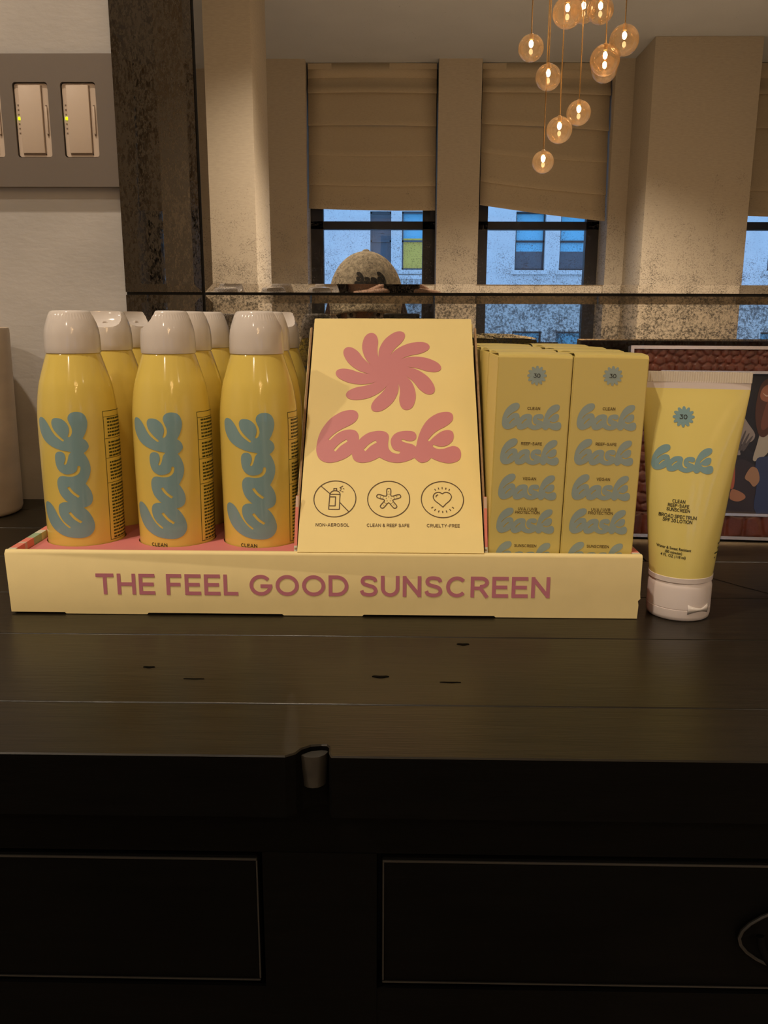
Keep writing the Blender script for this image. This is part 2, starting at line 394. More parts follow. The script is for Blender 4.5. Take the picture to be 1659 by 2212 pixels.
M['bulb'] = mat('glowing bulb', (1, .8, .5), .5, emit=(1.0, .71, .42), estr=BULB_STRENGTH)
M['facade'] = mat('pale limestone', (.62, .60, .57), .85, var=.06, scale=2.5)
M['blueshade'] = mat('blue blind', (.16, .48, .62), .4)
M['darkglass'] = mat('dark window glass', (.06, .07, .085), .15)
M['litroom'] = mat('lit room behind glass', (.3, .25, .03), .4, emit=(.58, .56, .14), estr=.4)
M['asphalt'] = mat('street', (.06, .06, .065), .9)
M['marble'] = mat('travertine', (.68, .56, .43), .4, var=.18, scale=9, stretch=(1, 1, 3))
M['heather'] = mat('heather grey wool', (.42, .36, .26), .95, var=.4, scale=110, bump=.4, bscale=400)
M['embroid'] = mat('black embroidery', (.012, .011, .01), .8)
M['skin'] = mat('skin', (.52, .31, .21), .5, sub=.1)
M['hair'] = mat('dark auburn hair', (.045, .012, .012), .45, bump=.5, bscale=150, stretch=(4, 4, .4))
M['sweater'] = mat('dark red sweater', (.06, .012, .018), .9, bump=.3, bscale=300)
M['jeans'] = mat('dark denim', (.025, .035, .07), .85)
M['shoe'] = mat('black shoe', (.015, .015, .015), .5)
M['phone'] = mat('black phone', (.01, .01, .011), .15)
M['lips'] = mat('lips', (.35, .12, .10), .5)
M['eyew'] = mat('eye white', (.6, .58, .55), .3)
M['iris'] = mat('iris', (.04, .02, .01), .2)
M['lamptrim'] = mat('downlight trim', (.5, .5, .48), .5)
M['lampglow'] = mat('downlight lens', (1, .85, .6), .5, emit=WARM, estr=12)
def wood_mat():
    m = mat('dark stained plank', (.011, .0085, .0045), .33, spec=.33, bump=.2, bscale=35, stretch=(1.2, 22, 22), var=.4, scale=14, bdist=.0006)
    return m
M['wood'] = wood_mat()
def stripe_mat():
    m = bpy.data.materials.new('striped tray print'); m.use_nodes = True; nt = m.node_tree; b = nt.nodes['Principled BSDF']
    tc = nt.nodes.new('ShaderNodeTexCoord'); sp = nt.nodes.new('ShaderNodeSeparateXYZ'); nt.links.new(tc.outputs['Object'], sp.inputs[0])
    k = nt.nodes.new('ShaderNodeMath'); k.operation = 'MULTIPLY'; k.inputs[1].default_value = 20.0; nt.links.new(sp.outputs['Y'], k.inputs[0])
    fr = nt.nodes.new('ShaderNodeMath'); fr.operation = 'FRACT'; nt.links.new(k.outputs[0], fr.inputs[0])
    rp = nt.nodes.new('ShaderNodeValToRGB'); rp.color_ramp.interpolation = 'CONSTANT'; e = rp.color_ramp.elements
    e[0].position = 0; e[0].color = (.62, .60, .48, 1); e[1].position = .18; e[1].color = (.72, .21, .16, 1)
    for p, c in ((.42, (.60, .42, .33, 1)), (.5, (.72, .21, .16, 1)), (.72, (.30, .42, .27, 1))):
        x = e.new(p); x.color = c
    nt.links.new(fr.outputs[0], rp.inputs[0]); nt.links.new(rp.outputs[0], b.inputs['Base Color']); b.inputs['Roughness'].default_value = .55
    return m
M['stripe'] = stripe_mat()

# ================================================================== THE ROOM
WY = 0.935                                   # mirror wall surface
BY = -4.97                                   # window wall surface
XL, XR, CEIL = -2.7, 3.8, 3.135
struct(obj('floor', box(XL-.2, XR+.2, BY-.5, WY+.2, -.1, 0), M['floor']))
struct(obj('ceiling', box(XL-.2, XR+.2, BY-.5, WY+.2, CEIL, CEIL+.1), M['ceiling']))
struct(obj('wall_front', box(XL-.2, XR+.2, WY, WY+.12, 0, CEIL), M['plaster']))
struct(obj('wall_left', box(XL-.12, XL, BY-.5, WY, 0, CEIL), M['wallcov']))
struct(obj('wall_right', box(XR, XR+.12, BY-.5, WY, 0, CEIL), M['wallcov']))
WIN = [(-2.0, -1.015), (-.705, .275), (.590, 1.560), (2.56, 3.53)]
back = []
edges = [XL] + [v for ww in WIN for v in ww] + [XR]
for i in range(0, len(edges), 2): back.append((edges[i], edges[i+1], BY-.45, BY, 0, CEIL))
for a, b in WIN: back.append((a, b, BY-.45, BY-.02, 0, .75))
struct(obj('wall_back', boxes(back), M['wallcov']))
struct(obj('wall_back_column', box(1.695, 2.415, BY, -4.47, 0, CEIL, .004), M['wallcov']))
struct(obj('wall_partition', box(-1.30, -.787, -3.6, -3.07, 0, CEIL, .004), M['wallcov']))
# windows: bronze frame bars and panes
shade_label = ['woven tan roman shade half seen behind the plaster partition', 'woven tan roman shade over the window behind the grey cap',
               'woven tan roman shade hanging with its right corner low', 'woven tan roman shade to the right of the wide tan column']
shade_bottom = [(2.09, 2.09), (2.108, 2.095), (2.135, 2.02), (2.06, 2.05)]
for i, (a, b) in enumerate(WIN):
    y0, y1 = BY-.36, BY-.28
    bars = [(a, a+.098, y0, y1, .75, CEIL), (b-.098, b, y0, y1, .75, CEIL), (a, b, y0, y1, .75, .84), (a, b, y0, y1, 1.978, 2.037), (a, b, y0, y1, 2.9, CEIL)]
    fr = struct(obj('window_%d' % (i+1), boxes(bars), M['bronze']), None)
    obj('pane', box(a+.098, b-.098, y0+.035, y0+.041, .84, 1.978), M['pane'], fr)
    obj('pane', box(a+.098, b-.098, y0+.035, y0+.041, 2.037, 2.9), M['pane'], fr)
    obj('sill', box(a, b, BY-.27, BY+.02, .75, .775, .004), M['bronze'], fr)
    t = thing('roman_shade', shade_label[i], 'window shade', ((a+b)/2, BY-.10, shade_bottom[i][0]), 0, 'roman shades on the window wall')
    hw = (b-a)/2 - .012; L0, R0 = shade_bottom[i]; zt = CEIL-.005-L0; dr = R0-L0
    fold = [0, .10, .20, .42, .62, .83, 1.0]
    for k in range(6):                         # hanging cloth panels, each ending in a soft fold
        bm = bmesh.new(); z1, z2 = zt*(1-fold[6-k]), zt*(1-fold[5-k])
        rows = [(z2+.035, -.006), (z2, -.004), (z2-(z2-z1)*.5, .008), (z1+.04, .018), (z1+.004, .026), (z1-.004, .023), (z1+.004, .002)]
        if k == 5: rows = [(z2, .0), (z1, .0)]
        nx = 8; grid = []
        for zz, yy in rows:
            row = []
            for j in range(nx+1):
                u = j/nx; fz = zz + dr*u*(1-zz/zt) + .006*math.sin(u*math.pi)*(-1 if k < 3 else 1)
                row.append(bm.verts.new((-hw+2*hw*u, yy+(.035 if k < 2 else 0)*(1-k*.4)+.003*math.sin(7*u+k), fz)))
            grid.append(row)
        for r0, r1 in zip(grid, grid[1:]):
            for j in range(nx): bm.faces.new((r0[j], r0[j+1], r1[j+1], r1[j]))
        me = finish(bm, 60); o = obj('fold_panel', me, M['shade'], t)
        so = o.modifiers.new('thickness', 'SOLIDIFY'); so.thickness = .004
    obj('head_rail', box(-hw, hw, -.03, .0, zt-.04, zt), M['shade'], t)
# recessed downlights in the ceiling; window, right and partition ones are added fill
for i, (x, y, pw) in enumerate(DOWNLIGHTS):
    t = thing('recessed_downlight', ['recessed ceiling downlight on the left side of the room', 'recessed ceiling downlight close above the wall plate', 'added fill downlight near the windows', 'added fill downlight on the right side of the room', 'added fill downlight in front of the tan partition'][i], 'ceiling light', (x, y, CEIL), 0, 'recessed ceiling downlights')
    obj('trim_ring', lathe([(.045, -.002), (.045, -.008), (.062, -.006), (.064, 0), (.045, 0), (.045, -.002)], 32), M['lamptrim'], t)
    obj('lens', lathe([(0, -.003), (.044, -.003), (.044, -.001), (0, -.001)], 32), M['lampglow'], t)
    ld = bpy.data.lights.new('downlight_lamp', 'SPOT'); ld.energy = pw*4; ld.color = WARM; ld.shadow_soft_size = .035; ld.spot_size = R(130); ld.spot_blend = .8
    lo = bpy.data.objects.new('downlight_lamp', ld); link(lo, t); lo.location = (0, 0, -.05)

# ------------------------------------------------------------------ the street outside
FY = -28.2
struct(obj('floor_street', box(-40, 40, FY-1, BY-1.2, -9.1, -9), M['asphalt']))
t = thing('building', 'pale limestone building across the street seen through the windows', 'building', (0, FY, -9))
bld_wins = []
def bw(x0, x1, z0, z1, kind): bld_wins.append((x0, x1, z0, z1, kind))
for fl in range(-2, 2):
    dz = fl*3.9
    for (x0, x1) in ((-1.0, -.3), (.06, .95), (3.86, 4.86), (5.35, 6.35), (-5.2, -4.2), (-3.6, -2.6), (8.3, 9.3), (9.9, 10.9), (12.3, 13.3), (14, 15), (-8, -7), (-10, -9)):
        kind = 'blind'
        if x0 == -1.0: kind = 'dark'
        if fl == 0 and x0 == .06: kind = 'lit'
        if fl == -1 and x0 == 5.35: kind = 'lit'
        bw(x0, x1, 2.87+dz, 4.75+dz, kind)
outer = [(-30, -9.0), (30, -9.0), (30, 9.5), (-30, 9.5)]
holes = [[(a, c), (b, c), (b, d), (a, d)] for a, b, c, d, k in bld_wins]
zs = 9
obj('stone_wall', extrude_poly([outer] + holes, .35, lambda u, v, q: (u, -q, v+zs)), M['facade'], t)
for a, b, c, d, k in bld_wins:
    f = obj('window', boxes([(a, a+.05, -.25, -.19, c+zs, d+zs), (b-.05, b, -.25, -.19, c+zs, d+zs), (a, b, -.25, -.19, c+zs, c+.06+zs), (a, b, -.25, -.19, (c+d)/2-.03+zs, (c+d)/2+.03+zs), (a, b, -.25, -.19, d-.06+zs, d+zs)]), M['darkglass'] if k != 'blind' else M['bronze'], t)
    mid = c + (d-c)*(.33 if k == 'blind' else .5)
    top = {'blind': 'blueshade', 'dark': 'darkglass', 'lit': 'blueshade'}[k]
    bot = {'blind': 'darkglass', 'dark': 'darkglass', 'lit': 'litroom'}[k]
    if k == 'lit': mid = c + (d-c)*.55
    obj('pane', box(a, b, -.30, -.27, mid+zs, d+zs), M[top], f); obj('pane', box(a, b, -.30, -.27, c+zs, mid+zs), M[bot], f)
    obj('stone_sill', box(a-.12, b+.12, -.2, .08, c-.14+zs, c+zs), M['facade'], f)
# balcony balustrade under the lit window
bz = 2.87-.32+zs
obj('balcony_slab', box(-.4, 1.9, 0, .5, bz-.75, bz-.62), M['facade'], t)
obj('balcony_rail', box(-.4, 1.9, .3, .5, bz, bz+.12), M['facade'], t)
bal = lathe([(.05, 0), (.05, .06), (.03, .1), (.075, .3), (.03, .5), (.05, .56), (.05, .62)], 12)
for k in range(12): obj('baluster', bal, M['facade'], t, (-.3+.19*k, .4, bz-.62))

# ================================================================== WALL MIRROR
MY = 0.915
t = thing('wall_mirror', 'large wall mirror with dark speckled mirror border strips', 'mirror', (0, WY, 0))
def panel(x0, x1, z0, z1, bev, m, nm, yoff=0, tilt=0):
    bm = bmesh.new(); y0 = MY-WY+yoff; yb = y0+.004; ye = y0+.0006
    def ring(i, y): return [bm.verts.new(p) for p in ((x0+i, y, z0+i), (x1-i, y, z0+i), (x1-i, y, z1-i), (x0+i, y, z1-i))]
    a, b, c = ring(bev, y0), ring(0, ye), ring(0, yb)
    bm.faces.new(a)
    for q, s in ((a, b), (b, c)):
        for i in range(4): bm.faces.new((q[i], q[(i+1) % 4], s[(i+1) % 4], s[i]))
    bm.faces.new(c[::-1]); bmesh.ops.recalc_face_normals(bm, faces=bm.faces)
    o = obj(nm, finish(bm), m, t)
    return o
ML, MB, MR, MT, BW, GP = -.2023, 1.3250, .80, 2.40, .080, .0030
o_c = panel(ML, MR, MB, MT, .0085, M['mirror'], 'centre_mirror')
o_l = panel(ML-GP-BW, ML-GP, MB, MT, .008, M['antiqued'], 'border_mirror')
o_b = panel(ML, MR, MB-GP-BW, MB-GP, .008, M['antique'], 'border_mirror')
panel(MR+GP, MR+GP+BW, MB, MT, .008, M['antiqued'], 'border_mirror')
panel(ML, MR, MT+GP, MT+GP+BW, .008, M['antique'], 'border_mirror')
for cx in (ML-GP-BW, MR+GP):
    for cz in (MB-GP-BW, MT+GP): panel(cx, cx+BW, cz, cz+BW, .008, M['antiqued'], 'corner_mirror')
obj('backing_board', box(ML-GP-BW, MR+GP+BW, MY-WY+.0045, 0, MB-GP-BW, MT+GP+BW), M['backing'], t)

# ================================================================== SWITCH PLATE
PX0, PX1, PZ0, PZ1 = -.4830, -.2868, 1.4295, 1.5545
t = thing('switch_plate', 'brushed bronze wall plate with almond dimmer switches beside the mirror', 'switch', (0, WY, 0))
DX = (-.4371, -.3887, -.3405)               # left edges of the three dimmers
DW, DZ0, DZ1 = .0336, 1.4585, 1.5275
def rrect(x0, x1, z0, z1, r, n=4):
    out = []
    for cx, cz, a in ((x1-r, z1-r, 0), (x0+r, z1-r, 90), (x0+r, z0+r, 180), (x1-r, z0+r, 270)):
        out += [(cx+r*math.cos(R(a+90*k/n)), cz+r*math.sin(R(a+90*k/n))) for k in range(n+1)]
    return out
plate = obj('plate', extrude_poly([[(PX0, PZ0), (PX1, PZ0), (PX1, PZ1), (PX0, PZ1)]] + [rrect(x-.0009, x+DW+.0009, DZ0-.0009, DZ1+.0009, .003) for x in DX], .009, lambda u, v, q: (u, -.002-q, v)), M['steel'], t)
for x in DX:
    d = obj('dimmer', extrude_poly([rrect(x, x+DW, DZ0, DZ1, .0025)], .0085, lambda u, v, q: (u, -q, v)), M['switch'], t)
    obj('paddle', box(x+.0045, x+.0272, -.0112, -.008, DZ0+.0032, DZ1-.0018, .0008), M['switch'], d)
    obj('paddle_gap', boxes([(x+.0272, x+.0280, -.0088, -.0083, DZ0+.0018, DZ1-.0018), (x+.0045, x+.0280, -.0088, -.0083, DZ0+.0018, DZ0+.0032)]), M['groove'], d)
    obj('slider_slot', box(x+.0302, x+.0318, -.0089, -.008, DZ0+.020, DZ0+.049), M['groove'], d)
    obj('slider_knob', box(x+.0300, x+.0320, -.0105, -.0085, DZ0+.0215, DZ0+.0475, .0004), M['switch'], d)
    for k in range(7):
        zz = DZ0+.022+.0044*k
        obj('indicator', box(x+.0018, x+(.0042 if k == 3 else .0032), -.0094 if k == 3 else -.0089, -.008, zz, zz+(.0024 if k == 3 else .0012)), M['led'] if k == 3 else M['leddark'], d)

# ================================================================== SIDEBOARD
FE = 0.364                                   # front edge of the top
SBX0, SBX1 = -.95, 1.05
t = thing('sideboard', 'black distressed wooden sideboard with plank top and inset drawers', 'sideboard', (0, FE, 0))
T0, T1 = CT-.032, CT
def plank(x0, x1, y0, y1, notch=None):
    if notch:
        lp = [(x0, y0)] + notch + [(x1, y0), (x1, y1), (x0, y1)]
        me = extrude_poly([lp], T1-T0, lambda u, v, q: (u, v-FE, T0+q))
        bm = bmesh.new(); bm.from_mesh(me); bmesh.ops.recalc_face_normals(bm, faces=bm.faces)
        es = [e for e in bm.edges if all(abs(v.co.z-T1) < 1e-6 for v in e.verts) and len(e.link_faces) == 2 and e.calc_face_angle(0) > 1]
        bmesh.ops.bevel(bm, geom=es, offset=.0007, segments=1, affect='EDGES')
        me = finish(bm)
    else:
        me = box(x0, x1, y0-FE, y1-FE, T0, T1, .0006, 1)
    me.materials.append(M['wood']); me.materials.append(M['black'])
    for p in me.polygons:
        if p.normal.z < .3: p.material_index = 1
    return obj('plank', me, None, t)
random.seed(11)
notch = [(-.052, FE), (-.0475, FE+.003), (-.045, FE+.0075), (-.041, FE+.0105), (-.036, FE+.0115), (-.0335, FE+.0112), (-.0322, FE+.0095), (-.0318, FE+.004), (-.0305, FE)]
g = .0007
PY = [FE, .4197, .519, .603, .70, .80, .879, WY-.001]
for k in range(len(PY)-1):
    if k == 0:
        plank(SBX0, SBX1, PY[0], PY[1]-g, notch)
    elif k == 1:
        plank(SBX0, SBX1, PY[k], PY[k+1]-g)
    elif k == 2:
        plank(SBX0, SBX1, PY[k], PY[k+1]-g)
    else:
        xs = [.21, -.20, .34, -.1][k % 4]
        plank(SBX0, xs-g, PY[k], PY[k+1]-g); plank(xs, SBX1, PY[k], PY[k+1]-g)
# chip: bare wood left in the edge notch
bm = bmesh.new(); tube(bm, [(-.0400, .0125, T1-.020), (-.0400, .0120, T1-.003)], [.0062, .0075], 14); bmesh.ops.recalc_face_normals(bm, faces=bm.faces)
obj('edge_chip', finish(bm, 40), M['chipwood'], t)
# knots and a drying crack in the top
def knot(x, y, a, b):
    pts = [(x+a*math.cos(R(q)), y-FE+b*math.sin(R(q))*(1+.35*math.sin(R(3*q)))) for q in range(0, 360, 24)]
    obj('knot', extrude_poly([pts], .0003, lambda u, v, q: (u, v, CT+q)), M['black'], t)
knot(-.0094, .4557, .0050, .0014); knot(.0413, .5067, .0040, .0015); knot(.0300, .4490, .0060, .0005); knot(-.1450, .4660, .0035, .0010); knot(-.1150, .4500, .0060, .0004)
ck = [(.2330, .6680), (.2486, .6514), (.2627, .6316), (.2765, .6150), (.2950, .5960)]
obj('crack', Flat().stroke([(a, b-FE) for a, b in ck], .0009).mesh(lambda u, v: Vector((u, v, CT+.0002))), M['black'], t)
# carcass
CY = .016
rails = [(SBX0+.02, SBX1-.02, CY, CY+.02, 1.0385, T0), (SBX0+.02, SBX1-.02, CY, CY+.02, .9595-.05, .9595)]
obj('top_rail', box(*rails[0]), M['black'], t)
obj('lower_rail', box(SBX0+.02, SBX1-.02, CY, CY+.02, .88, .9595), M['black'], t)
stiles = [(-.0670, -.0095), (.4825, .54), (-.6165, -.559), (SBX0+.02, SBX0+.075), (SBX1-.075, SBX1-.02)]
for a, b in stiles: obj('stile', box(a, b, CY-.0005, CY+.02, .88, 1.0385), M['black'], t)
for s in (SBX0+.02, SBX1-.045): obj('side_panel', box(s, s+.025, CY+.02, WY-FE-.002, .12, T0), M['black'], t)
for a, b in ((SBX0+.075, -.6165), (-.559, -.067), (-.0095, .4825), (.54, SBX1-.075)):
    d = obj('drawer', box(a+.0022, b-.0022, CY+.001, CY+.02, .9618, 1.0355, .0014, 2), M['black'], t)
    e = .0012
    obj('worn_edge', boxes([(a+.003, b-.003, CY+.0004, CY+.002, 1.0355-e*2, 1.0355-e), (a+.003, b-.003, CY+.0004, CY+.002, .9618+e*.5, .9618+e*1.2), (b-.0034, b-.0034+e*.6, CY+.0004, CY+.002, .964, 1.033), (a+.0030, a+.0030+e*.6, CY+.0004, CY+.002, .964, 1.033)]), M['worn'], d)
    cx = (a+b)/2 if a < -.1 else (.2085 if a < .3 else (a+b)/2)
    if a == -.559: cx = -.32
    bp = [(cx+.0345*math.cos(R(q))*(1 if abs(math.cos(R(q))) < .98 else 1.0), .9945+.021*math.sin(R(q))*(1-.25*abs(math.cos(R(q))))) for q in range(0, 360, 15)]
    pl = obj('pull_plate', extrude_poly([bp], .002, lambda u, v, q: (u, CY-q, v)), M['black'], d)
    obj('pull_rim', tube_me([(u, CY-.0022, v) for u, v in bp + bp[:1]], .0009, 6), M['worn'], d)
    obj('pull_bail', tube_me([(cx+.026*math.cos(R(q)), CY-.006-.006*math.sin(R(-q)), .999+.022*math.sin(R(q))) for q in range(180, 361, 12)], .0022, 8), M['black'], d)
for i, (a, b) in enumerate(((SBX0+.045, .05), (.05, SBX1-.045))):
    obj('door_panel', box(a+.003, b-.003, CY+.004, CY+.02, .12, .877, .002), M['black'], t)
for x in (SBX0+.045, SBX1-.045):
    for y in (CY+.03, WY-FE-.04): obj('foot', box(x-.025, x+.025, y-.025, y+.025, 0, .12, .004), M['black'], t)
obj('bottom_panel', box(SBX0+.045, SBX1-.045, CY+.02, WY-FE-.003, .10, .12), M['black'], t)

# ================================================================== CARDBOARD DISPLAY TRAY
TX0, TX1, TY0, TY1, TZ = -.2672, .1642, .5560, .8080, 1.1450
t = thing('display_tray', 'pale yellow cardboard counter display with slanted header card and front lettering', 'display', (0, TY0, CT))
H0 = TZ-CT
lp = [(TX0+.0012, .0014), (-.229, .0014), (-.228, .0004), (-.172, .0004), (-.171, .0014), (-.079, .0014), (-.078, .0004), (-.024, .0004), (-.023, .0014), (.066, .0014), (.067, .0004), (TX1-.001, .0004),
      (TX1-.0006, .010), (TX1-.0012, .013), (TX1+.0004, .0145), (TX1, .018), (TX1, H0), (TX0, H0)]
me = extrude_poly([lp], .0062, lambda u, v, q: (u, q, v))
bm = bmesh.new(); bm.from_mesh(me)
es = [e for e in bm.edges if all(v.co.z > H0-1e-5 for v in e.verts) and abs(e.verts[0].co.x-e.verts[1].co.x) > .1]
bmesh.ops.bevel(bm, geom=es, offset=.0022, segments=3, affect='EDGES', profile=.5)
fp = obj('front_panel', finish(bm, 35), M['card2'], t)
hd = text('THE FEEL GOOD SUNSCREEN', .0148, .17, .155, space=.38)
k = (.1030+.2060)/hd.width
hd.v = [(x*k, y) for x, y in hd.v]
obj('lettering', hd.mesh(lambda x, y: Vector((x-.0514, -.00025, .0146+y))), M['mauve'], fp)
side = [(.0062, .0005), (TY1-TY0, .0005), (TY1-TY0, H0+.0006), (.0062, H0-.0005)]
for nm, x, in (('side_panel', TX0), ('side_panel', TX1-.0052)):
    me = extrude_poly([side], .0052, lambda u, v, q, x=x: (x+q, u, v))
    obj(nm, me, M['stripe'], t)
obj('back_panel', box(TX0, TX1, TY1-TY0, TY1-TY0+.003, .0005, H0), M['card2'], t)
obj('base_panel', box(TX0+.005, TX1-.005, .006, TY1-TY0, .0005, .003), M['card2'], t)
# bottles stand in round holes of the pink insert
BR = .0279
random.seed(3)
ROWS = [.6170, .6770, .7370]
BOT = [[(-.2325, ROWS[0]), (-.1642, ROWS[0]), (-.1012, ROWS[0])], [(-.2279, ROWS[1]), (-.1655, ROWS[1]), (-.1045, ROWS[1])], [(-.2300, ROWS[2]), (-.1630, ROWS[2]), (-.1040, ROWS[2])]]
IZ = .0392
holes = []
for row in BOT:
    for (bx, by) in row:
        holes.append([(bx+(BR+.0004)*math.cos(R(a)), by-TY0+(BR+.0004)*math.sin(R(a))) for a in range(0, 360, 12)])
obj('bottle_insert', extrude_poly([[(TX0+.0055, .0064), (-.0672, .0064), (-.0672, TY1-TY0-.001), (TX0+.0055, TY1-TY0-.001)]] + holes, .0012, lambda u, v, q: (u, v, IZ-q)), M['pinkboard'], t)
# slanted header card
CX0, CX1 = -.0680, .0580
cy0, cz0, cy1, cz1 = .0010, H0+.0004, .1440, 1.299-CT
CL = math.hypot(cy1-cy0, cz1-cz0); du = Vector((0, (cy1-cy0)/CL, (cz1-cz0)/CL)); dn = Vector((0, -du.z, du.y))
def on_card(x, s, off=.0003): return Vector((x, cy0, cz0)) + du*s + dn*off
cp = [(CX0, 0), (CX1, 0), (CX1-.0002, CL*.5), (CX1-.0010, CL-.0008), (CX1-.0018, CL), (CX0+.001, CL), (CX0+.0003, CL-.001), (CX0, CL*.5)]
hc = obj('header_card', extrude_poly([cp], .0022, lambda u, v, q: tuple(on_card(u, v, -q))), M['card'], t)
obj('flower_print', Flat().add(FLOWER, .0404, -.0082, .1570, R(4)).mesh(on_card), M['pink'], hc)
obj('logo_print', Flat().add(LOGO, .1046, -.0073, .0955).mesh(on_card), M['pink'], hc)
LW = .00062
ic = Flat()
for cx in (-.0443, -.0067, .0308): ic.stroke(arc(cx, .042, .0147, .0147, 0, 360, 48)[:-1], LW, True)
def IC(cx, pts, closed=False): ic.stroke([(cx+x, .042+y) for x, y in pts], LW, closed)
c = -.0443                                      # spray can struck out
IC(c, [(-.0103, .0104), (-.0038, .0042)]); IC(c, [(.0035, -.0030), (.0100, -.0104)])
IC(c, [(-.0040, -.0086), (-.0037, .0040)] + [(.0034*math.cos(R(a)), .0040+.0026*math.sin(R(a))) for a in range(180, -1, -20)] + [(.0035, .0040), (.0034, -.0086)], True)
IC(c, [(-.0037, .0036), (.0034, .0036)]); IC(c, [(-.0011, .0068), (-.0011, .0084), (.0009, .0084), (.0009, .0068)])
IC(c, [(-.0037, .0015), (.0004, .0015), (.0004, -.0058), (-.0040, -.0058)])
for a, b, q, e in ((.0030, .0088, .0052, .0105), (.0034, .0080, .0046, .0082), (.0052, .0083, .0062, .0083), (.0030, .0072, .0042, .0062), (.0050, .0060, .0056, .0055)): IC(c, [(a, b), (q, e)])
c = -.0067                                      # sea star
st = []
for k in range(5):
    a = 90+72*k
    for da, rr in ((-36, .0030), (-14, .0062), (-9, .0082), (0, .0088), (9, .0082), (14, .0062)): st.append((rr*math.cos(R(a+da)), rr*math.sin(R(a+da))))
IC(c, catmull(st, True, 3), True)
for k in range(5):
    a = R(90+72*k)
    for rr, s in ((.0018, 0), (.0040, .3), (.0040, -.3), (.006, .1)): 
        x, y = rr*math.cos(a)-s*.002*math.sin(a), rr*math.sin(a)+s*.002*math.cos(a); IC(c, [(x-.0002, y), (x+.0002, y)])
c = .0308                                       # heart with rays
ht = [(0, .0046, 'c'), (.0022, .0058), (.0050, .0050), (.0064, .0022), (.0050, -.0010), (.0024, -.0036), (.0003, -.0062, 'c'), (-.0024, -.0036), (-.0052, -.0010), (-.0064, .0022), (-.0050, .0050), (-.0022, .0058)]
IC(c, catmull(ht, True, 4), True); IC(c, catmull([(-.0044, .0018), (-.0042, .0030), (-.0030, .0038)], False, 4))
for a in (58, 74, 90, 106, 122): IC(c, [(.0085*math.cos(R(a)), .0085*math.sin(R(a))), (.0100*math.cos(R(a)), .0100*math.sin(R(a)))])
for a in (-38, -55, -73, -90, -107, -125, -142): IC(c, [(.0083*math.cos(R(a)), .0083*math.sin(R(a))-.001), (.0099*math.cos(R(a)), .0099*math.sin(R(a))-.001)])
obj('icon_print', ic.union().mesh(on_card), M['brownink'], hc)
for s, cx, wd in (('NON-AEROSOL', -.0451, .0230), ('CLEAN & REEF SAFE', -.0069, .0292), ('CRUELTY-FREE', .0310, .0226)):
    T = text(s, .0025, .15, .16); q = wd/T.width; T.v = [(x*q, y) for x, y in T.v]
    obj('caption_print', T.mesh(lambda x, y, cx=cx: on_card(cx+x, .0197+y)), M['brownink'], hc)
for s, x in ((-1, CX0-.0026), (1, CX1+.0012)):   # gusset sides under the card
    gp = [(.0080, .004), (.1400, .004), (.1400, .192), (cy0+(cy1-cy0)*.60, cz0+(cz1-cz0)*.60-.001), (.0200, H0+.016), (.0080, H0+.0005)]
    gs = obj('gusset', extrude_poly([gp], .0014, lambda u, v, q, x=x: (x+q, u, v)), M['kraft'], t)
    obj('gusset_face', extrude_poly([[(p[0]+.0015, p[1]-.0005) for p in gp]], .0003, lambda u, v, q, x=x, s=s: (x+(-.0003-q if s < 0 else .0014+q), u, v)), M['card2'], gs)
    obj('gusset_stripe', extrude_poly([[(.0070, H0-.002), (.0085, H0-.002), (.0265, H0+.034), (.0245, H0+.034)]], .0020, lambda u, v, q, x=x, s=s: (x+(-.0004 if s < 0 else .0)+q, u, v)), M['stripe'], gs)
obj('card_back', box(CX0, CX1, .1405, .1420, .004, .195), M['card2'], t)

# ================================================================== SPRAY BOTTLES
PROF = [(0, .0005), (.0265, .0), (.0285, .001), (.0293, .003), (.0296, .02), (.0299, .05), (.0302, .08), (.0303, .105), (.0302, .125), (.0296, .134), (.0286, .142), (.0271, .150), (.0252, .1562), (.0231, .1625), (.0212, .1680), (.0200, .1712), (.0193, .1716)]
PROF = [(r*.92, z) for r, z in PROF]
PROF2 = catmull([(r, z) for r, z in PROF[3:]], False, 3)
def prof_r(z):
    for (r0, z0), (r1, z1) in zip(PROF2, PROF2[1:]):
        if z0 <= z <= z1: return r0 + (r1-r0)*(z-z0)/max(1e-9, z1-z0)
    return PROF2[-1][0] if z > PROF2[-1][1] else PROF2[0][0]
body_me = lathe(PROF[:3] + PROF2 + [(0, .1716)], 72, 50)
def on_bottle(uu, v, off=.00022):
    a = uu/.0278 - math.pi/2; r = prof_r(v)+off
    return Vector((r*math.cos(a), r*math.sin(a), v))
logo_me = Flat().add(LOGO, .0902, -.0058, .0872, R(90)).mesh(on_bottle, (.0022, .004))
clean_me = text('CLEAN', .0026, .17, .14).mesh(lambda x, y: on_bottle(x-.0065, .0362+y), (.003, 0))
fa = Flat(); fx0, fx1, fz0, fz1 = .0262, .0500, .038, .1315
fa.stroke([(fx0, fz0), (fx1, fz0), (fx1, fz1), (fx0, fz1)], .0004, True)
for zz in (.1275, .112, .098, .080): fa.stroke([(fx0, zz), (fx1, zz)], .0003)
random.seed(5)
zz = .0395
while zz < .1300:
    if all(abs(zz-q) > .0012 for q in (.1275, .112, .098, .080)):
        a = fx0+.0032
        while a < fx1-.002:
            ln = random.uniform(.0012, .0040); e = min(a+ln, fx1-.0015)
            fa.stroke([(a, zz), (e, zz)], .0012); a = e+random.uniform(.0005, .0008)
    zz += .0024 if zz < .126 else .0026
facts_me = fa.union().mesh(on_bottle, (.0022, .006))
cap_prof = [(.0, .1717), (.0188, .1717), (.0191, .1722), (.01915, .176), (.0189, .1838), (.0184, .1876), (.0176, .1908), (.0165, .1942), (.0153, .1974), (.0144, .1994), (.0136, .2004), (.0124, .2009), (.008, .2011), (0, .2011)]
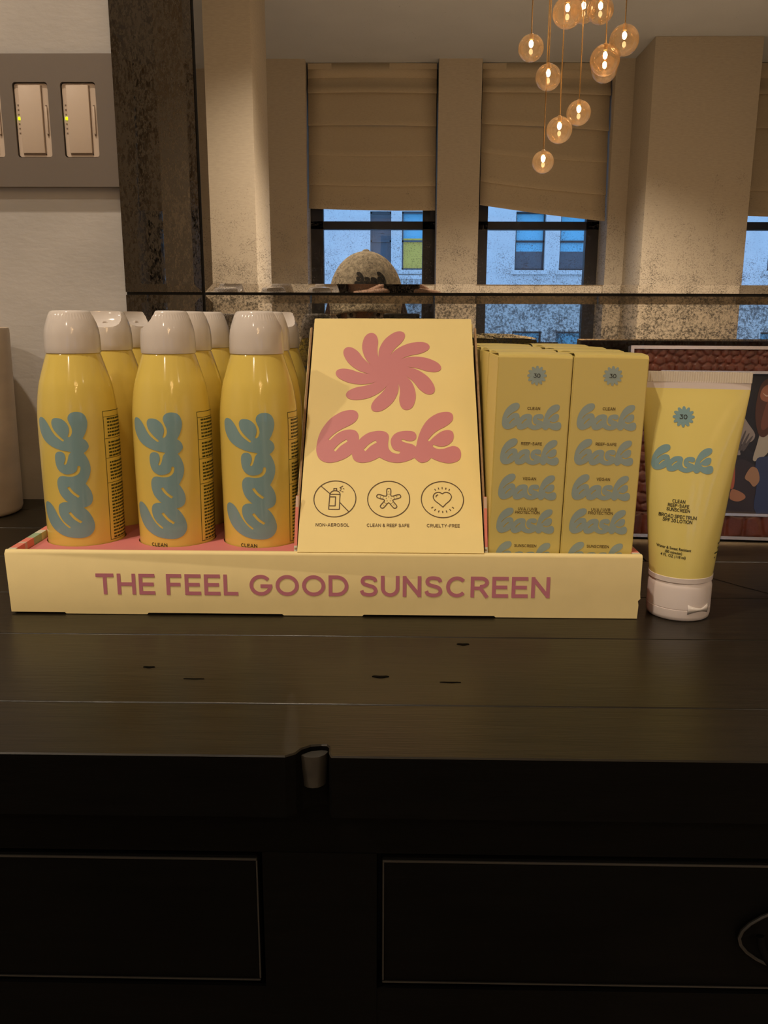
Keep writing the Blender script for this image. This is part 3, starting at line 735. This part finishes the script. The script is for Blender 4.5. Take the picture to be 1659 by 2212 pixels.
def make_cap():
    n = 96; bm = bmesh.new(); rings = []
    for r, z in cap_prof[1:-1]:
        ring = []
        for i in range(n):
            rib = -.00035 if (i % 2 and .172 < z < .2002) else 0
            a = 2*math.pi*i/n; ring.append(bm.verts.new(((r+rib)*math.cos(a), (r+rib)*math.sin(a), z)))
        rings.append(ring)
    for a, b in zip(rings, rings[1:]):
        for i in range(n): bm.faces.new((a[i], a[(i+1) % n], b[(i+1) % n], b[i]))
    bm.faces.new(rings[0][::-1]); bm.faces.new(rings[-1]); bmesh.ops.recalc_face_normals(bm, faces=bm.faces)
    me = finish(bm, 30); o = bpy.data.objects.new('tmp', me); COL.objects.link(o)
    # finger scoop toward -Y, cut by a lying barrel
    bm = bmesh.new(); bmesh.ops.create_uvsphere(bm, u_segments=28, v_segments=18, radius=1)
    for v in bm.verts: v.co = (math.copysign(abs(v.co.x)**.6, v.co.x)*.0190, v.co.y*.0160-.0212, v.co.z*.0150+.2035)
    cme = finish(bm); c = bpy.data.objects.new('tmpc', cme); COL.objects.link(c)
    md = o.modifiers.new('b', 'BOOLEAN'); md.object = c; md.operation = 'DIFFERENCE'; md.solver = 'EXACT'
    dg = bpy.context.evaluated_depsgraph_get(); dg.update()
    res = bpy.data.meshes.new_from_object(o.evaluated_get(dg))
    bpy.data.objects.remove(o); bpy.data.objects.remove(c)
    for p in res.polygons: p.use_smooth = True
    res.set_sharp_from_angle(angle=R(38))
    return res
cap_me = make_cap()
nozzle_me = lathe([(0, 0), (.0024, 0), (.0024, .0012), (.0017, .0014), (.0012, .0006), (0, .0006)], 16)
nozzle_me.transform(Matrix.Rotation(R(78), 4, 'X')); nozzle_me.transform(Matrix.Translation((0, -.0100, .1912)))
names = [['front row yellow spray bottle at the left end with blue script', 'front row yellow spray bottle, middle one, cap scoop turned left', 'front row yellow spray bottle next to the slanted header card'],
         ['middle row yellow spray bottle at left, cap scoop facing forward', 'middle row yellow spray bottle half hidden behind the centre front bottle', 'middle row yellow spray bottle half hidden beside the header card'],
         ['back row yellow spray bottle at left, small dimple on its cap', 'back row yellow spray bottle behind the gap left of the third front bottle', 'back row yellow spray bottle nearest the header card and mirror']]
cap_rot = [[147, -77, 126], [164, 308, 305], [220, 320, 190]]
body_rot = [[3, -1, 2], [-150, -158, -145], [-160, -150, -155]]
for r in range(3):
    for c in range(3):
        bx, by = BOT[r][c]; zoff = -.0 if (r, c) != (0, 0) else -.0
        t = thing('spray_bottle', names[r][c], 'bottle', (bx, by, CT+.0031+zoff), R(body_rot[r][c]), 'yellow sunscreen spray bottles in the tray')
        b = obj('bottle_body', body_me, M['yellow'], t)
        obj('logo_print', logo_me, M['bluegrey'], b); obj('facts_print', facts_me, M['greenink'], b)
        if (r, c) != (0, 0): obj('word_print', clean_me, M['blackink'], b)
        cp_ = obj('cap', cap_me, M['white'], t, None, (0, 0, R(cap_rot[r][c])))
        obj('nozzle', nozzle_me, M['white'], cp_)

# ================================================================== CARTONS
BWD, BDP, BHT = .0487, .0578, .1722
def on_face(x, z, off=.0002): return Vector((x, -off, z))
def carton_mesh():
    bm = bmesh.new(); bbox(bm, -BWD/2, BWD/2, 0, BDP, 0, BHT)
    bmesh.ops.recalc_face_normals(bm, faces=bm.faces)
    bmesh.ops.bevel(bm, geom=bm.edges[:], offset=.0007, segments=2, affect='EDGES')
    return finish(bm, 35)
carton_me = carton_mesh()
bm = bmesh.new(); gr = []
for yy, zz in ((.0002, -.0022), (.0000, -.0004), (.0008, .0010), (.004, .0019), (.018, .0026), (.040, .0020), (.0565, .0009)):
    gr.append([bm.verts.new((-BWD/2*.985+BWD*.985*j/6, yy, BHT+zz+.0005*math.sin(math.pi*j/6))) for j in range(7)])
for a, b in zip(gr, gr[1:]):
    for j in range(6): bm.faces.new((a[j], a[j+1], b[j+1], b[j]))
flap_me = finish(bm, 40)
bx_logo = Flat()
LZ = [1.228, 1.2045, 1.1807, 1.1574, 1.1340]
Z0B = CT+.0031
for k, z in enumerate(LZ): bx_logo.add(LOGO, .0392, -.0001, z-Z0B+.0086)
box_logo_me = bx_logo.mesh(on_face)
emb_me = Flat().add(EMBLEM, .0064, .0015, 1.2634-Z0B).mesh(on_face)
num_me = text('30', .0027, .15, .12).mesh(lambda x, y: on_face(x+.0015, 1.2634-Z0B-.00135+y, .0004))
wd = Flat()
for s, z in (('CLEAN', 1.2410), ('REEF-SAFE', 1.2176), ('VEGAN', 1.1940), ('UVA / UVB', 1.1732), ('PROTECTION', 1.1708), ('SUNSCREEN', 1.1475)):
    wd.add(text(s, .0020, .16, .14, space=.3), 1, .0007, z-Z0B, 0, .87)
words_me = wd.mesh(lambda x, y: on_face(x, y, .0004))
cnames = [['front yellow sunscreen carton next to the header card', 'front yellow sunscreen carton at the right end of the tray'],
          ['second-row yellow carton behind the front left carton', 'second-row yellow carton behind the front right carton'],
          ['third-row yellow carton in the left carton column', 'third-row yellow carton in the right carton column'],
          ['rearmost yellow carton in the left carton column by the mirror', 'rearmost yellow carton in the right carton column by the mirror']]
random.seed(9)
for r in range(4):
    for c in range(2):
        xx = (.0860 if c == 0 else .1352) + (0 if r == 0 else random.uniform(-.0006, .0006)) - .0008
        t = thing('sunscreen_carton', cnames[r][c], 'carton', (xx, .5660+r*.0590+(.0 if c else .0004), Z0B), R(0 if r == 0 else random.uniform(-.5, .5)), 'yellow sunscreen cartons in the tray')
        t.rotation_euler.y = R(1.15)
        b = obj('carton_body', carton_me, M['carton'], t)
        obj('top_flap', flap_me, M['carton'], t)
        obj('logo_print', box_logo_me, M['bluebox'], b); obj('emblem_print', emb_me, M['bluebox'], b)
        obj('number_print', num_me, M['blackink'], b); obj('word_print', words_me, M['brownink'], b)

# ================================================================== LOTION TUBE
t = thing('lotion_tube', 'yellow lotion tube standing on its white flip cap beside the tray', 'tube', (.1955, .5720, CT), R(-14))
TR = .0213
def tube_sec(z):
    """half width, half depth at height z above the counter"""
    k = max(0, min(1, (z-.030)/(.1545-.030)))
    hw_ = TR*.985 + (.0338-TR*.985)*k; hd_ = (TR*.985)*(1-k**1.6)+.0012*k**1.6
    return hw_, hd_
def loft(zs, sec, n=64, cap=True, ex=1.0):
    bm = bmesh.new(); rings = []
    for z in zs:
        a, b = sec(z); rings.append([bm.verts.new((a*math.cos(2*math.pi*i/n), b*math.sin(2*math.pi*i/n), z)) for i in range(n)])
    for p, q in zip(rings, rings[1:]):
        for i in range(n): bm.faces.new((p[i], p[(i+1) % n], q[(i+1) % n], q[i]))
    if cap: bm.faces.new(rings[0][::-1]); bm.faces.new(rings[-1])
    bmesh.ops.recalc_face_normals(bm, faces=bm.faces)
    return finish(bm, 50)
tb = obj('tube_body', loft([.030+.0025*i for i in range(51)], tube_sec), M['tubeyellow'], t)
obj('top_band', loft([.1545, .157, .160], lambda z: (.0338, .0012)), M['whitecap'], t)
bm = bmesh.new(); n = 90; rows = []
for zz in (.1592, .1660):
    for s in (-1, 1): rows.append([bm.verts.new((-.0341+.0682*i/n, s*(.0010+(.00035 if i % 2 else 0)), zz)) for i in range(n+1)])
for i in range(n):
    bm.faces.new((rows[0][i], rows[0][i+1], rows[2][i+1], rows[2][i])); bm.faces.new((rows[1][i+1], rows[1][i], rows[3][i], rows[3][i+1])); bm.faces.new((rows[2][i], rows[2][i+1], rows[3][i+1], rows[3][i]))
bmesh.ops.recalc_face_normals(bm, faces=bm.faces)
obj('crimp', finish(bm), M['clear'], t)
obj('collar', lathe([(0, .0262), (.0200, .0262), (.0212, .0270), (.0213, .0302), (.0208, .0305), (0, .0305)], 64), M['whitecap'], t)
tc_ = obj('flip_cap', lathe([(0, 0), (.0196, 0), (.0206, .0008), (.0211, .0030), (.0212, .0078), (.0209, .0080), (.0209, .0084), (.0212, .0086), (.0212, .0225), (.0206, .0250), (.0199, .0262), (0, .0262)], 64), M['whitecap'], t)
bm = bmesh.new(); nb = 14; g0 = []
for j in range(nb+1):                       # pinched seal label bridging the lid seam
    u = -1+2*j/nb; hh = .0010+.0024*abs(u)**1.5; a = -math.pi/2+R(36)+u*.40; rr = .0214+.0010*(1-abs(u))
    g0.append([bm.verts.new((rr*math.cos(a)*q, rr*math.sin(a)*q, .0088+hh*s)) for s, q in ((-1, 1), (0, 1.02), (1, 1))])
for a, b in zip(g0, g0[1:]):
    for s in range(2): bm.faces.new((a[s], b[s], b[s+1], a[s+1]))
so = obj('seal_label', finish(bm, 60), M['white'], tc_); sm_ = so.modifiers.new('thick', 'SOLIDIFY'); sm_.thickness = .0004
def on_tube(x, z, off=.00025):
    a, b = tube_sec(z); th = math.asin(max(-.998, min(.998, x/a)))
    return Vector((a*math.sin(th)*(1+off/a), -b*math.cos(th)-off*(.4+.6*math.cos(th)), z))
cut = (.0025, .004)
X0 = -.0060
obj('logo_print', Flat().add(LOGO, .0388, X0+.0008, 1.2095-CT, R(-2)).mesh(on_tube, cut), M['bluegrey'], tb)
obj('emblem_print', Flat().add(EMBLEM, .0068, X0-.0005, 1.2368-CT).mesh(on_tube, cut), M['bluegrey'], tb)
obj('number_print', text('30', .0029, .15, .12).mesh(lambda x, y: on_tube(x+X0-.0005, 1.2368-CT-.0014+y, .0005), cut), M['blackink'], tb)
wd = Flat()
for s, z, h in (('CLEAN', 1.1817, .0023), ('REEF-SAFE', 1.1788, .0023), ('SUNSCREEN', 1.1760, .0023), ('BROAD SPECTRUM', 1.1716, .0024), ('SPF 30 LOTION', 1.1687, .0024)):
    wd.add(text(s, h, .17, .12, space=.3), 1, X0, z-CT-.001, R(-2), .74)
for s, z in (('Water & Sweat Resistant', 1.1505), ('(80 minutes)', 1.1478), ('4 FL. OZ (118 ml)', 1.1452)): wd.add(font_text(s, .0019, .80), 1, X0-.001, z-CT-.001, R(-3))
obj('word_print', wd.mesh(on_tube, cut), M['blackink'], tb)
wd = Flat(); random.seed(2)
for k in range(5): wd.stroke([(.0195+random.uniform(0, .002), .0530-.0032*k), (.0300, .0530-.0032*k)], .0011)
obj('side_print', wd.mesh(on_tube, cut), M['greenink'], tb)

# ================================================================== PICTURE FRAME
t = thing('picture_frame', 'oxblood crocodile leather picture frame with silver trim behind the lotion tube', 'picture frame', (.2100, .7935, CT), R(-5))
t.rotation_euler.x = R(-5)
FW, FH, FB, FD = .250, .1755, .0235, .012
random.seed(21)
def croc(x0, x1, z0, z1, cell, big):
    pts = []
    nx, nz = max(1, int((x1-x0)/cell)), max(1, int((z1-z0)/(cell*.8)))
    for i in range(-1, nx+2):
        for k in range(-1, nz+2):
            pts.append((x0+(i+.5+random.uniform(-.28, .28)*big+(.5 if k % 2 else 0))*(x1-x0)/nx, z0+(k+.5+random.uniform(-.25, .25)*big)*(z1-z0)/nz))
    st = .0011; mx, mz = int((x1-x0)/st)+1, int((z1-z0)/st)+1
    bm = bmesh.new(); g_ = []
    for i in range(mx+1):
        row = []
        for k in range(mz+1):
            x, z = x0+(x1-x0)*i/mx, z0+(z1-z0)*k/mz
            d = sorted(math.hypot((x-p[0]), (z-p[1])*1.15) for p in pts)[:2]
            e = min(1, (d[1]-d[0])/(cell*.42)); y = -FD-.0017*(1-(1-e)**2)
            if i in (0, mx) or k in (0, mz): y = -FD
            row.append(bm.verts.new((x, y, z)))
        g_.append(row)
    for i in range(mx):
        for k in range(mz): bm.faces.new((g_[i][k], g_[i+1][k], g_[i+1][k+1], g_[i][k+1]))
    return finish(bm, 80)
I0, I1, J0, J1 = FB*1.25, FW-FB*1.25, FB, FH-FB
rail_me = [croc(.002, FW-.002, FH-FB, FH-.002, .0075, 1), croc(.002, FW-.002, .002, FB, .0145, .35), croc(.002, I0, FB, FH-FB, .011, .7), croc(I1, FW-.002, FB, FH-FB, .011, .7)]
for me in rail_me: obj('leather_rail', me, M['leather'], t)
obj('frame_body', boxes([(.001, FW-.001, -FD, 0, .001, FB), (.001, FW-.001, -FD, 0, FH-FB, FH-.001), (.001, I0, -FD, 0, FB, FH-FB), (I1, FW-.001, -FD, 0, FB, FH-FB)]), M['leather'], t)
ot = [(0, 0), (FW, 0), (FW, FH), (0, FH)]; oi = [(.003, .003), (FW-.003, .003), (FW-.003, FH-.003), (.003, FH-.003)]
obj('outer_trim', extrude_poly([ot, oi], .0148, lambda u, v, q: (u, -q, v)), M['silver'], t)
it = [(I0-.0015, J0-.0015), (I1+.0015, J0-.0015), (I1+.0015, J1+.0015), (I0-.0015, J1+.0015)]; ii = [(I0+.001, J0+.001), (I1-.001, J0+.001), (I1-.001, J1-.001), (I0+.001, J1-.001)]
obj('inner_trim', extrude_poly([it, ii], .0145, lambda u, v, q: (u, -q, v)), M['silver'], t)
obj('easel_back', box(.01, FW-.01, .0, .004, .01, FH-.01), M['backing'], t)
pic = obj('photo_print', box(I0, I1, -.0085, -.0075, J0, J1), mat('photo dark background', (.014, .014, .02), .3, var=.5, scale=60), t)
# figures in the photo, flat print; coordinates measured from the right-hand part in view (metres in the frame)
def ph(px, py):   # pixels of the photograph's corner -> frame plane
    return ((px-1555)/2290.0+.0805, (1112-py)/2290.0+J0)
pz = [0.0]
def shape(pts, col, nm):
    pz[0] += .00003
    F = Flat().fill([catmull([ph(*p) for p in pts], True, 4)])
    obj(nm, F.mesh(lambda x, y, q=pz[0]: Vector((x, -.0087-q, y))), mat('photo ' + nm, col, .3), pic)
shape([(1560, 1050), (1600, 1000), (1640, 1010), (1720, 1080), (1720, 1110), (1552, 1110)], (.030, .022, .028), 'ground_print')
shape([(1618, 830), (1605, 860), (1604, 920), (1612, 960), (1640, 985), (1700, 990), (1705, 900), (1690, 840), (1655, 815)], (.011, .011, .014), 'vest_print')
shape([(1604, 905), (1622, 925), (1635, 945), (1628, 960), (1605, 968), (1608, 988), (1588, 978), (1592, 930)], (.30, .26, .25), 'sleeve_print')
for k in range(6): shape([(1592+k*7, 925+k*5), (1595+k*7, 926+k*5), (1590+k*5, 974+k*1), (1587+k*5, 973)], (.10, .085, .09), 'stripe_print')
shape([(1648, 930), (1660, 920), (1668, 970), (1650, 995), (1634, 998), (1640, 965)], (.42, .38, .33), 'shirt_print')
shape([(1650, 830), (1637, 850), (1632, 900), (1640, 940), (1652, 950), (1668, 940), (1690, 950), (1702, 900), (1695, 850), (1675, 826)], (.085, .032, .018), 'hair_print')
shape([(1647, 845), (1640, 858), (1641, 870), (1650, 876), (1664, 876), (1675, 865), (1677, 850), (1665, 838)], (.33, .13, .075), 'face_print')
shape([(1644, 858), (1652, 863), (1660, 862), (1652, 866)], (.6, .45, .36), 'smile_print')
shape([(1655, 876), (1645, 920), (1650, 935), (1664, 920), (1668, 878)], (.17, .06, .035), 'neck_print')
shape([(1584, 982), (1596, 985), (1598, 1000), (1600, 1035), (1598, 1058), (1588, 1056), (1580, 1030), (1582, 1005)], (.40, .10, .05), 'forearm_print')
shape([(1597, 1060), (1618, 1068), (1624, 1078), (1610, 1086), (1594, 1082), (1592, 1072)], (.36, .16, .09), 'hand_print')
shape([(1640, 1000), (1660, 990), (1720, 990), (1720, 1110), (1648, 1110), (1645, 1050)], (.028, .045, .12), 'jeans_print')
shape([(1626, 1020), (1634, 1012), (1645, 1018), (1650, 1040), (1640, 1054), (1630, 1044), (1620, 1036)], (.36, .20, .12), 'hand_print')

# ================================================================== STONE VASE at the left edge
t = thing('stone_vase', 'beige travertine cylinder vase at the left edge of the counter', 'vase', (-.4455, .8660, CT))
obj('vase_body', lathe([(0, .0), (.046, .0), (.0490, .0022), (.0500, .006), (.0506, .08), (.0518, .186), (.0512, .1885), (.0495, .189), (.0470, .1885), (.0462, .186), (.045, .02), (0, .018)], 64), M['marble'], t)

# ================================================================== CHANDELIER (behind the camera, seen in the mirror)
GL = [(1147, 104, 54), (1218, 35, 62), (1262, 20, 54), (1297, 22, 56), (1346, 90, 62), (1306, 128, 64), (1308, 150, 56), (1184, 167, 54), (1250, 244, 50), (1208, 281, 55), (1173, 350, 47)]
GPOS = [(.4681, -1.57, 2.2512, .092), (.5813, -1.50, 2.345, .104), (.6600, -1.62, 2.392, .092), (.7108, -1.57, 2.3749, .094), (.7950, -1.54, 2.268, .104), (.7365, -1.57, 2.211, .107), (.7560, -1.66, 2.204, .096), (.5343, -1.57, 2.1542, .092), (.6515, -1.57, 2.0339, .088), (.5833, -1.57, 1.9754, .094), (.5286, -1.57, 1.8649, .080)]
t = thing('pendant_chandelier', 'cluster chandelier of small glowing glass globes on brass cords', 'chandelier', (.64, -1.57, CEIL))
obj('canopy', lathe([(0, 0), (.20, 0), (.20, -.02), (.19, -.026), (0, -.026)], 48), M['brass'], t)
sph = {}
for (gx, gy, gz, gd) in GPOS:
    lx, ly, lz = gx-.64, gy+1.57, gz-CEIL; r = gd/2
    bm = bmesh.new(); bmesh.ops.create_uvsphere(bm, u_segments=32, v_segments=20, radius=r)
    g_ = obj('glass_globe', finish(bm, 60), M['globe'], t, (lx, ly, lz))
    obj('cord', tube_me([(0, 0, r*.98), (0, 0, -lz-.024)], .0022, 6), M['brass'], g_)
    obj('socket', lathe([(0, r*.62), (.007, r*.62), (.008, r*1.0), (.005, r*1.06), (0, r*1.06)], 16), M['brass'], g_)
    bm = bmesh.new(); bmesh.ops.create_icosphere(bm, subdivisions=2, radius=.0075)
    for v in bm.verts: v.co.z = v.co.z*1.7 + r*.30
    obj('bulb', finish(bm, 60), M['bulb'] if gd != .0941 else M['globe'], g_)

# ================================================================== PERSON WITH CAP taking the picture
def skin(name, nodes, edges, m, parent, sub=2):
    me = bpy.data.meshes.new(name); keys = list(nodes); ix = {k: i for i, k in enumerate(keys)}
    me.from_pydata([nodes[k][0] for k in keys], [(ix[a], ix[b]) for a, b in edges], [])
    o = obj(name, me, m, parent); md = o.modifiers.new('skin', 'SKIN')
    for k in keys:
        s = me.skin_vertices[0].data[ix[k]]; r = nodes[k][1]; s.radius = r if isinstance(r, tuple) else (r, r)
    me.skin_vertices[0].data[0].use_root = True
    md.use_smooth_shade = True
    ss = o.modifiers.new('sub', 'SUBSURF'); ss.levels = sub; ss.render_levels = sub
    return o
PXC, PYC = -.080, -.270                     # head centre
t = thing('person', 'person in grey cap and dark red top holding up a phone, mirrored', 'person', (PXC, PYC, 0))
nd = {'pelvis': ((0, -.30, .62), (.15, .12)), 'waist': ((0, -.22, .80), (.125, .09)), 'chest': ((0, -.13, 1.00), (.15, .10)), 'neckb': ((0, -.08, 1.125), .07),
      'shl': ((-.15, -.09, 1.09), .058), 'elbl': ((-.20, .06, .93), .045), 'wrl': ((-.02, .175, 1.135), .033),
      'shr': ((.15, -.09, 1.09), .058), 'elbr': ((.24, .06, .93), .045), 'wrr': ((.165, .175, 1.135), .033)}
ed = [('pelvis', 'waist'), ('waist', 'chest'), ('chest', 'neckb'), ('chest', 'shl'), ('shl', 'elbl'), ('elbl', 'wrl'), ('chest', 'shr'), ('shr', 'elbr'), ('elbr', 'wrr')]
skin('sweater', nd, ed, M['sweater'], t)
nd = {'pelvis': ((0, -.30, .60), (.15, .125)), 'hipl': ((-.09, -.28, .55), .10), 'kneel': ((-.13, .06, .40), .062), 'ankl': ((-.11, -.12, .09), .042),
      'hipr': ((.09, -.28, .55), .10), 'kneer': ((.13, .06, .40), .062), 'ankr': ((.11, -.12, .09), .042)}
skin('jeans', nd, [('pelvis', 'hipl'), ('hipl', 'kneel'), ('kneel', 'ankl'), ('pelvis', 'hipr'), ('hipr', 'kneer'), ('kneer', 'ankr')], M['jeans'], t)
for s in (-1, 1):
    skin('shoe', {'heel': ((s*.11, -.17, .042), .040), 'mid': ((s*.11, -.08, .045), .042), 'toe': ((s*.12, .06, .032), .030)}, [('heel', 'mid'), ('mid', 'toe')], M['shoe'], t)
# body: neck, head and hands as one continuous skinned surface each side of the sleeves
nd = {'neck': ((0, -.075, 1.12), .050), 'throat': ((0, -.055, 1.185), .048), 'jaw': ((0, -.005, 1.225), (.052, .060)), 'face': ((0, .0, 1.285), (.070, .088)), 'brow': ((0, -.008, 1.335), (.074, .094)), 'crown': ((0, -.012, 1.395), (.060, .075))}
hd_ = skin('body', nd, [('neck', 'throat'), ('throat', 'jaw'), ('jaw', 'face'), ('face', 'brow'), ('brow', 'crown')], M['skin'], t)
bm = bmesh.new(); tube(bm, [(0, .084, 1.312), (0, .092, 1.295), (0, .104, 1.276), (0, .100, 1.268), (0, .084, 1.266)], [.007, .008, .012, .011, .006], 10)
obj('nose', finish(bm, 80), M['skin'], hd_)
for s in (-1, 1):
    bm = bmesh.new(); bmesh.ops.create_uvsphere(bm, u_segments=16, v_segments=10, radius=.011)
    obj('eye', finish(bm, 60), M['eyew'], hd_, (s*.031, .074, 1.305))
    bm = bmesh.new(); bmesh.ops.create_uvsphere(bm, u_segments=12, v_segments=8, radius=.0055)
    obj('iris', finish(bm, 60), M['iris'], hd_, (s*.031, .0815, 1.305))
    bm = bmesh.new(); bmesh.ops.create_uvsphere(bm, u_segments=14, v_segments=10, radius=1)
    for v in bm.verts: v.co = (v.co.x*.008, v.co.y*.017, v.co.z*.030)
    obj('ear', finish(bm, 60), M['skin'], hd_, (s*.074, -.005, 1.285))
bm = bmesh.new(); tube(bm, [(-.024, .076, 1.243), (-.010, .086, 1.246), (0, .088, 1.244), (.010, .086, 1.246), (.024, .076, 1.243)], [.003, .006, .0065, .006, .003], 8)
obj('mouth', finish(bm, 80), M['lips'], hd_)
# hands gripping the phone edges: palm plus five bent fingers each
def hand(s, wrist, edge_x):
    wx, wy, wz = wrist
    n = {'w': ((wx, wy, wz), .024), 'p': ((wx*.6+edge_x*.4+s*.012, wy+.035, wz+.045), (.030, .015))}
    e = [('w', 'p')]
    px, py, pz_ = n['p'][0]
    for i, (dz, ln) in enumerate(((.034, 1.0), (.014, 1.1), (-.006, 1.0), (-.024, .8))):
        n['k%d' % i] = ((px+s*.004, py+.020, pz_+dz*.8), .0095); n['m%d' % i] = ((edge_x+s*.010, py+.040, pz_+dz), .0085); n['t%d' % i] = ((edge_x-s*.014*ln, .2520, pz_+dz+.004), .0075)
        e += [('p', 'k%d' % i), ('k%d' % i, 'm%d' % i), ('m%d' % i, 't%d' % i)]
    n['th0'] = ((px-s*.012, py-.004, pz_+.022), .0115); n['th1'] = ((edge_x-s*.004, .2300, pz_+.045), .0095); n['th2'] = ((edge_x-s*.022, .2310, pz_+.058), .008)
    e += [('p', 'th0'), ('th0', 'th1'), ('th1', 'th2')]
    return skin('hand', n, e, M['skin'], hd_, 2)
hand(-1, (-.020, .178, 1.140), .046); hand(1, (.165, .178, 1.140), .122)
# hair falling beside the face
for s in (-1, 1):
    bm = bmesh.new()
    for k in range(7):
        a = R(-30+k*20)
        x0, y0 = s*.080*math.cos(a*.8), -.02-.085*math.sin(a)
        tube(bm, [(x0*.9, y0*.9, 1.350), (x0*1.06, y0, 1.29), (x0*1.14+s*.004, y0+.006, 1.20), (x0*1.10, y0+.010, 1.10)], [.016, .020, .020, .008], 8)
    obj('hair', finish(bm, 80), M['hair'], hd_)
# cap
CW, CD, CHH = .0885, .100, .118
CB = 1.334
def dome(th, ph_): return Vector((CW*math.cos(ph_)*math.cos(th), CD*math.cos(ph_)*math.sin(th), CB+CHH*math.sin(ph_)**.92))
bm = bmesh.new(); rings = []
for k in range(15):
    ph_ = R(90*k/15); q = 1.0
    rings.append([bm.verts.new(dome(2*math.pi*i/48, ph_)) for i in range(48)])
tp = bm.verts.new((0, 0, CB+CHH))
for a, b in zip(rings, rings[1:]):
    for i in range(48): bm.faces.new((a[i], a[(i+1) % 48], b[(i+1) % 48], b[i]))
for i in range(48): bm.faces.new((rings[-1][i], rings[-1][(i+1) % 48], tp))
cp_ = obj('cap', finish(bm, 60), M['heather'], t); so = cp_.modifiers.new('cloth', 'SOLIDIFY'); so.thickness = .003; so.offset = -1
obj('cap_button', lathe([(0, .004), (.004, .004), (.008, .002), (.009, 0), (0, 0)], 16), M['heather'], cp_, (0, 0, CB+CHH))
bm = bmesh.new(); rows = []
for k in range(7):
    row = []
    for j in range(17):
        a = R(20+140*j/16); f_ = k/6
        x = CW*math.cos(a); y = CD*math.sin(a); ext = .072*math.sin((a-R(20))/R(140)*math.pi)**.6
        row.append(bm.verts.new((x*(1-.04*f_), y+ext*f_, CB+.004-.016*f_*f_-.012*(abs(math.cos(a))**2)*f_-.010*f_)))
    rows.append(row)
for a, b in zip(rows, rows[1:]):
    for j in range(16): bm.faces.new((a[j], a[j+1], b[j+1], b[j]))
br = obj('brim', finish(bm, 60), M['heather'], cp_); so = br.modifiers.new('stiff', 'SOLIDIFY'); so.thickness = .003
def on_cap(x, y, off=.0022):
    th = math.pi/2 - x/.095; ph_ = max(0, min(1.5, y/.125)); p = dome(th, ph_)
    n_ = Vector((p.x/CW**2, p.y/CD**2, (p.z-CB)/CHH**2)).normalized(); return p + n_*off
lg = Flat().add(LOGO, .084, 0, .052); lg.v = [(-x, y) for x, y in lg.v]       # x runs to the wearer's left
lg.v = [(x*-1, y) for x, y in lg.v]
obj('logo_embroidery', Flat().add(lg).mesh(lambda x, y: on_cap(-x+.016-.030*0, y), (.006, .006)), M['embroid'], cp_)
# phone
t = thing('phone', 'black phone held upright in both hands in front of the display', 'phone', (.004, -.0165, 1.235))
t.rotation_euler.x = R(-12.8)
obj('phone_case', box(-.038, .038, -.0045, .0045, -.075, .075, .004, 3), M['phone'], t)
obj('screen', box(-.035, .035, -.0052, -.0045, -.072, .072), mat('phone screen', (.02, .02, .02), .1), t)
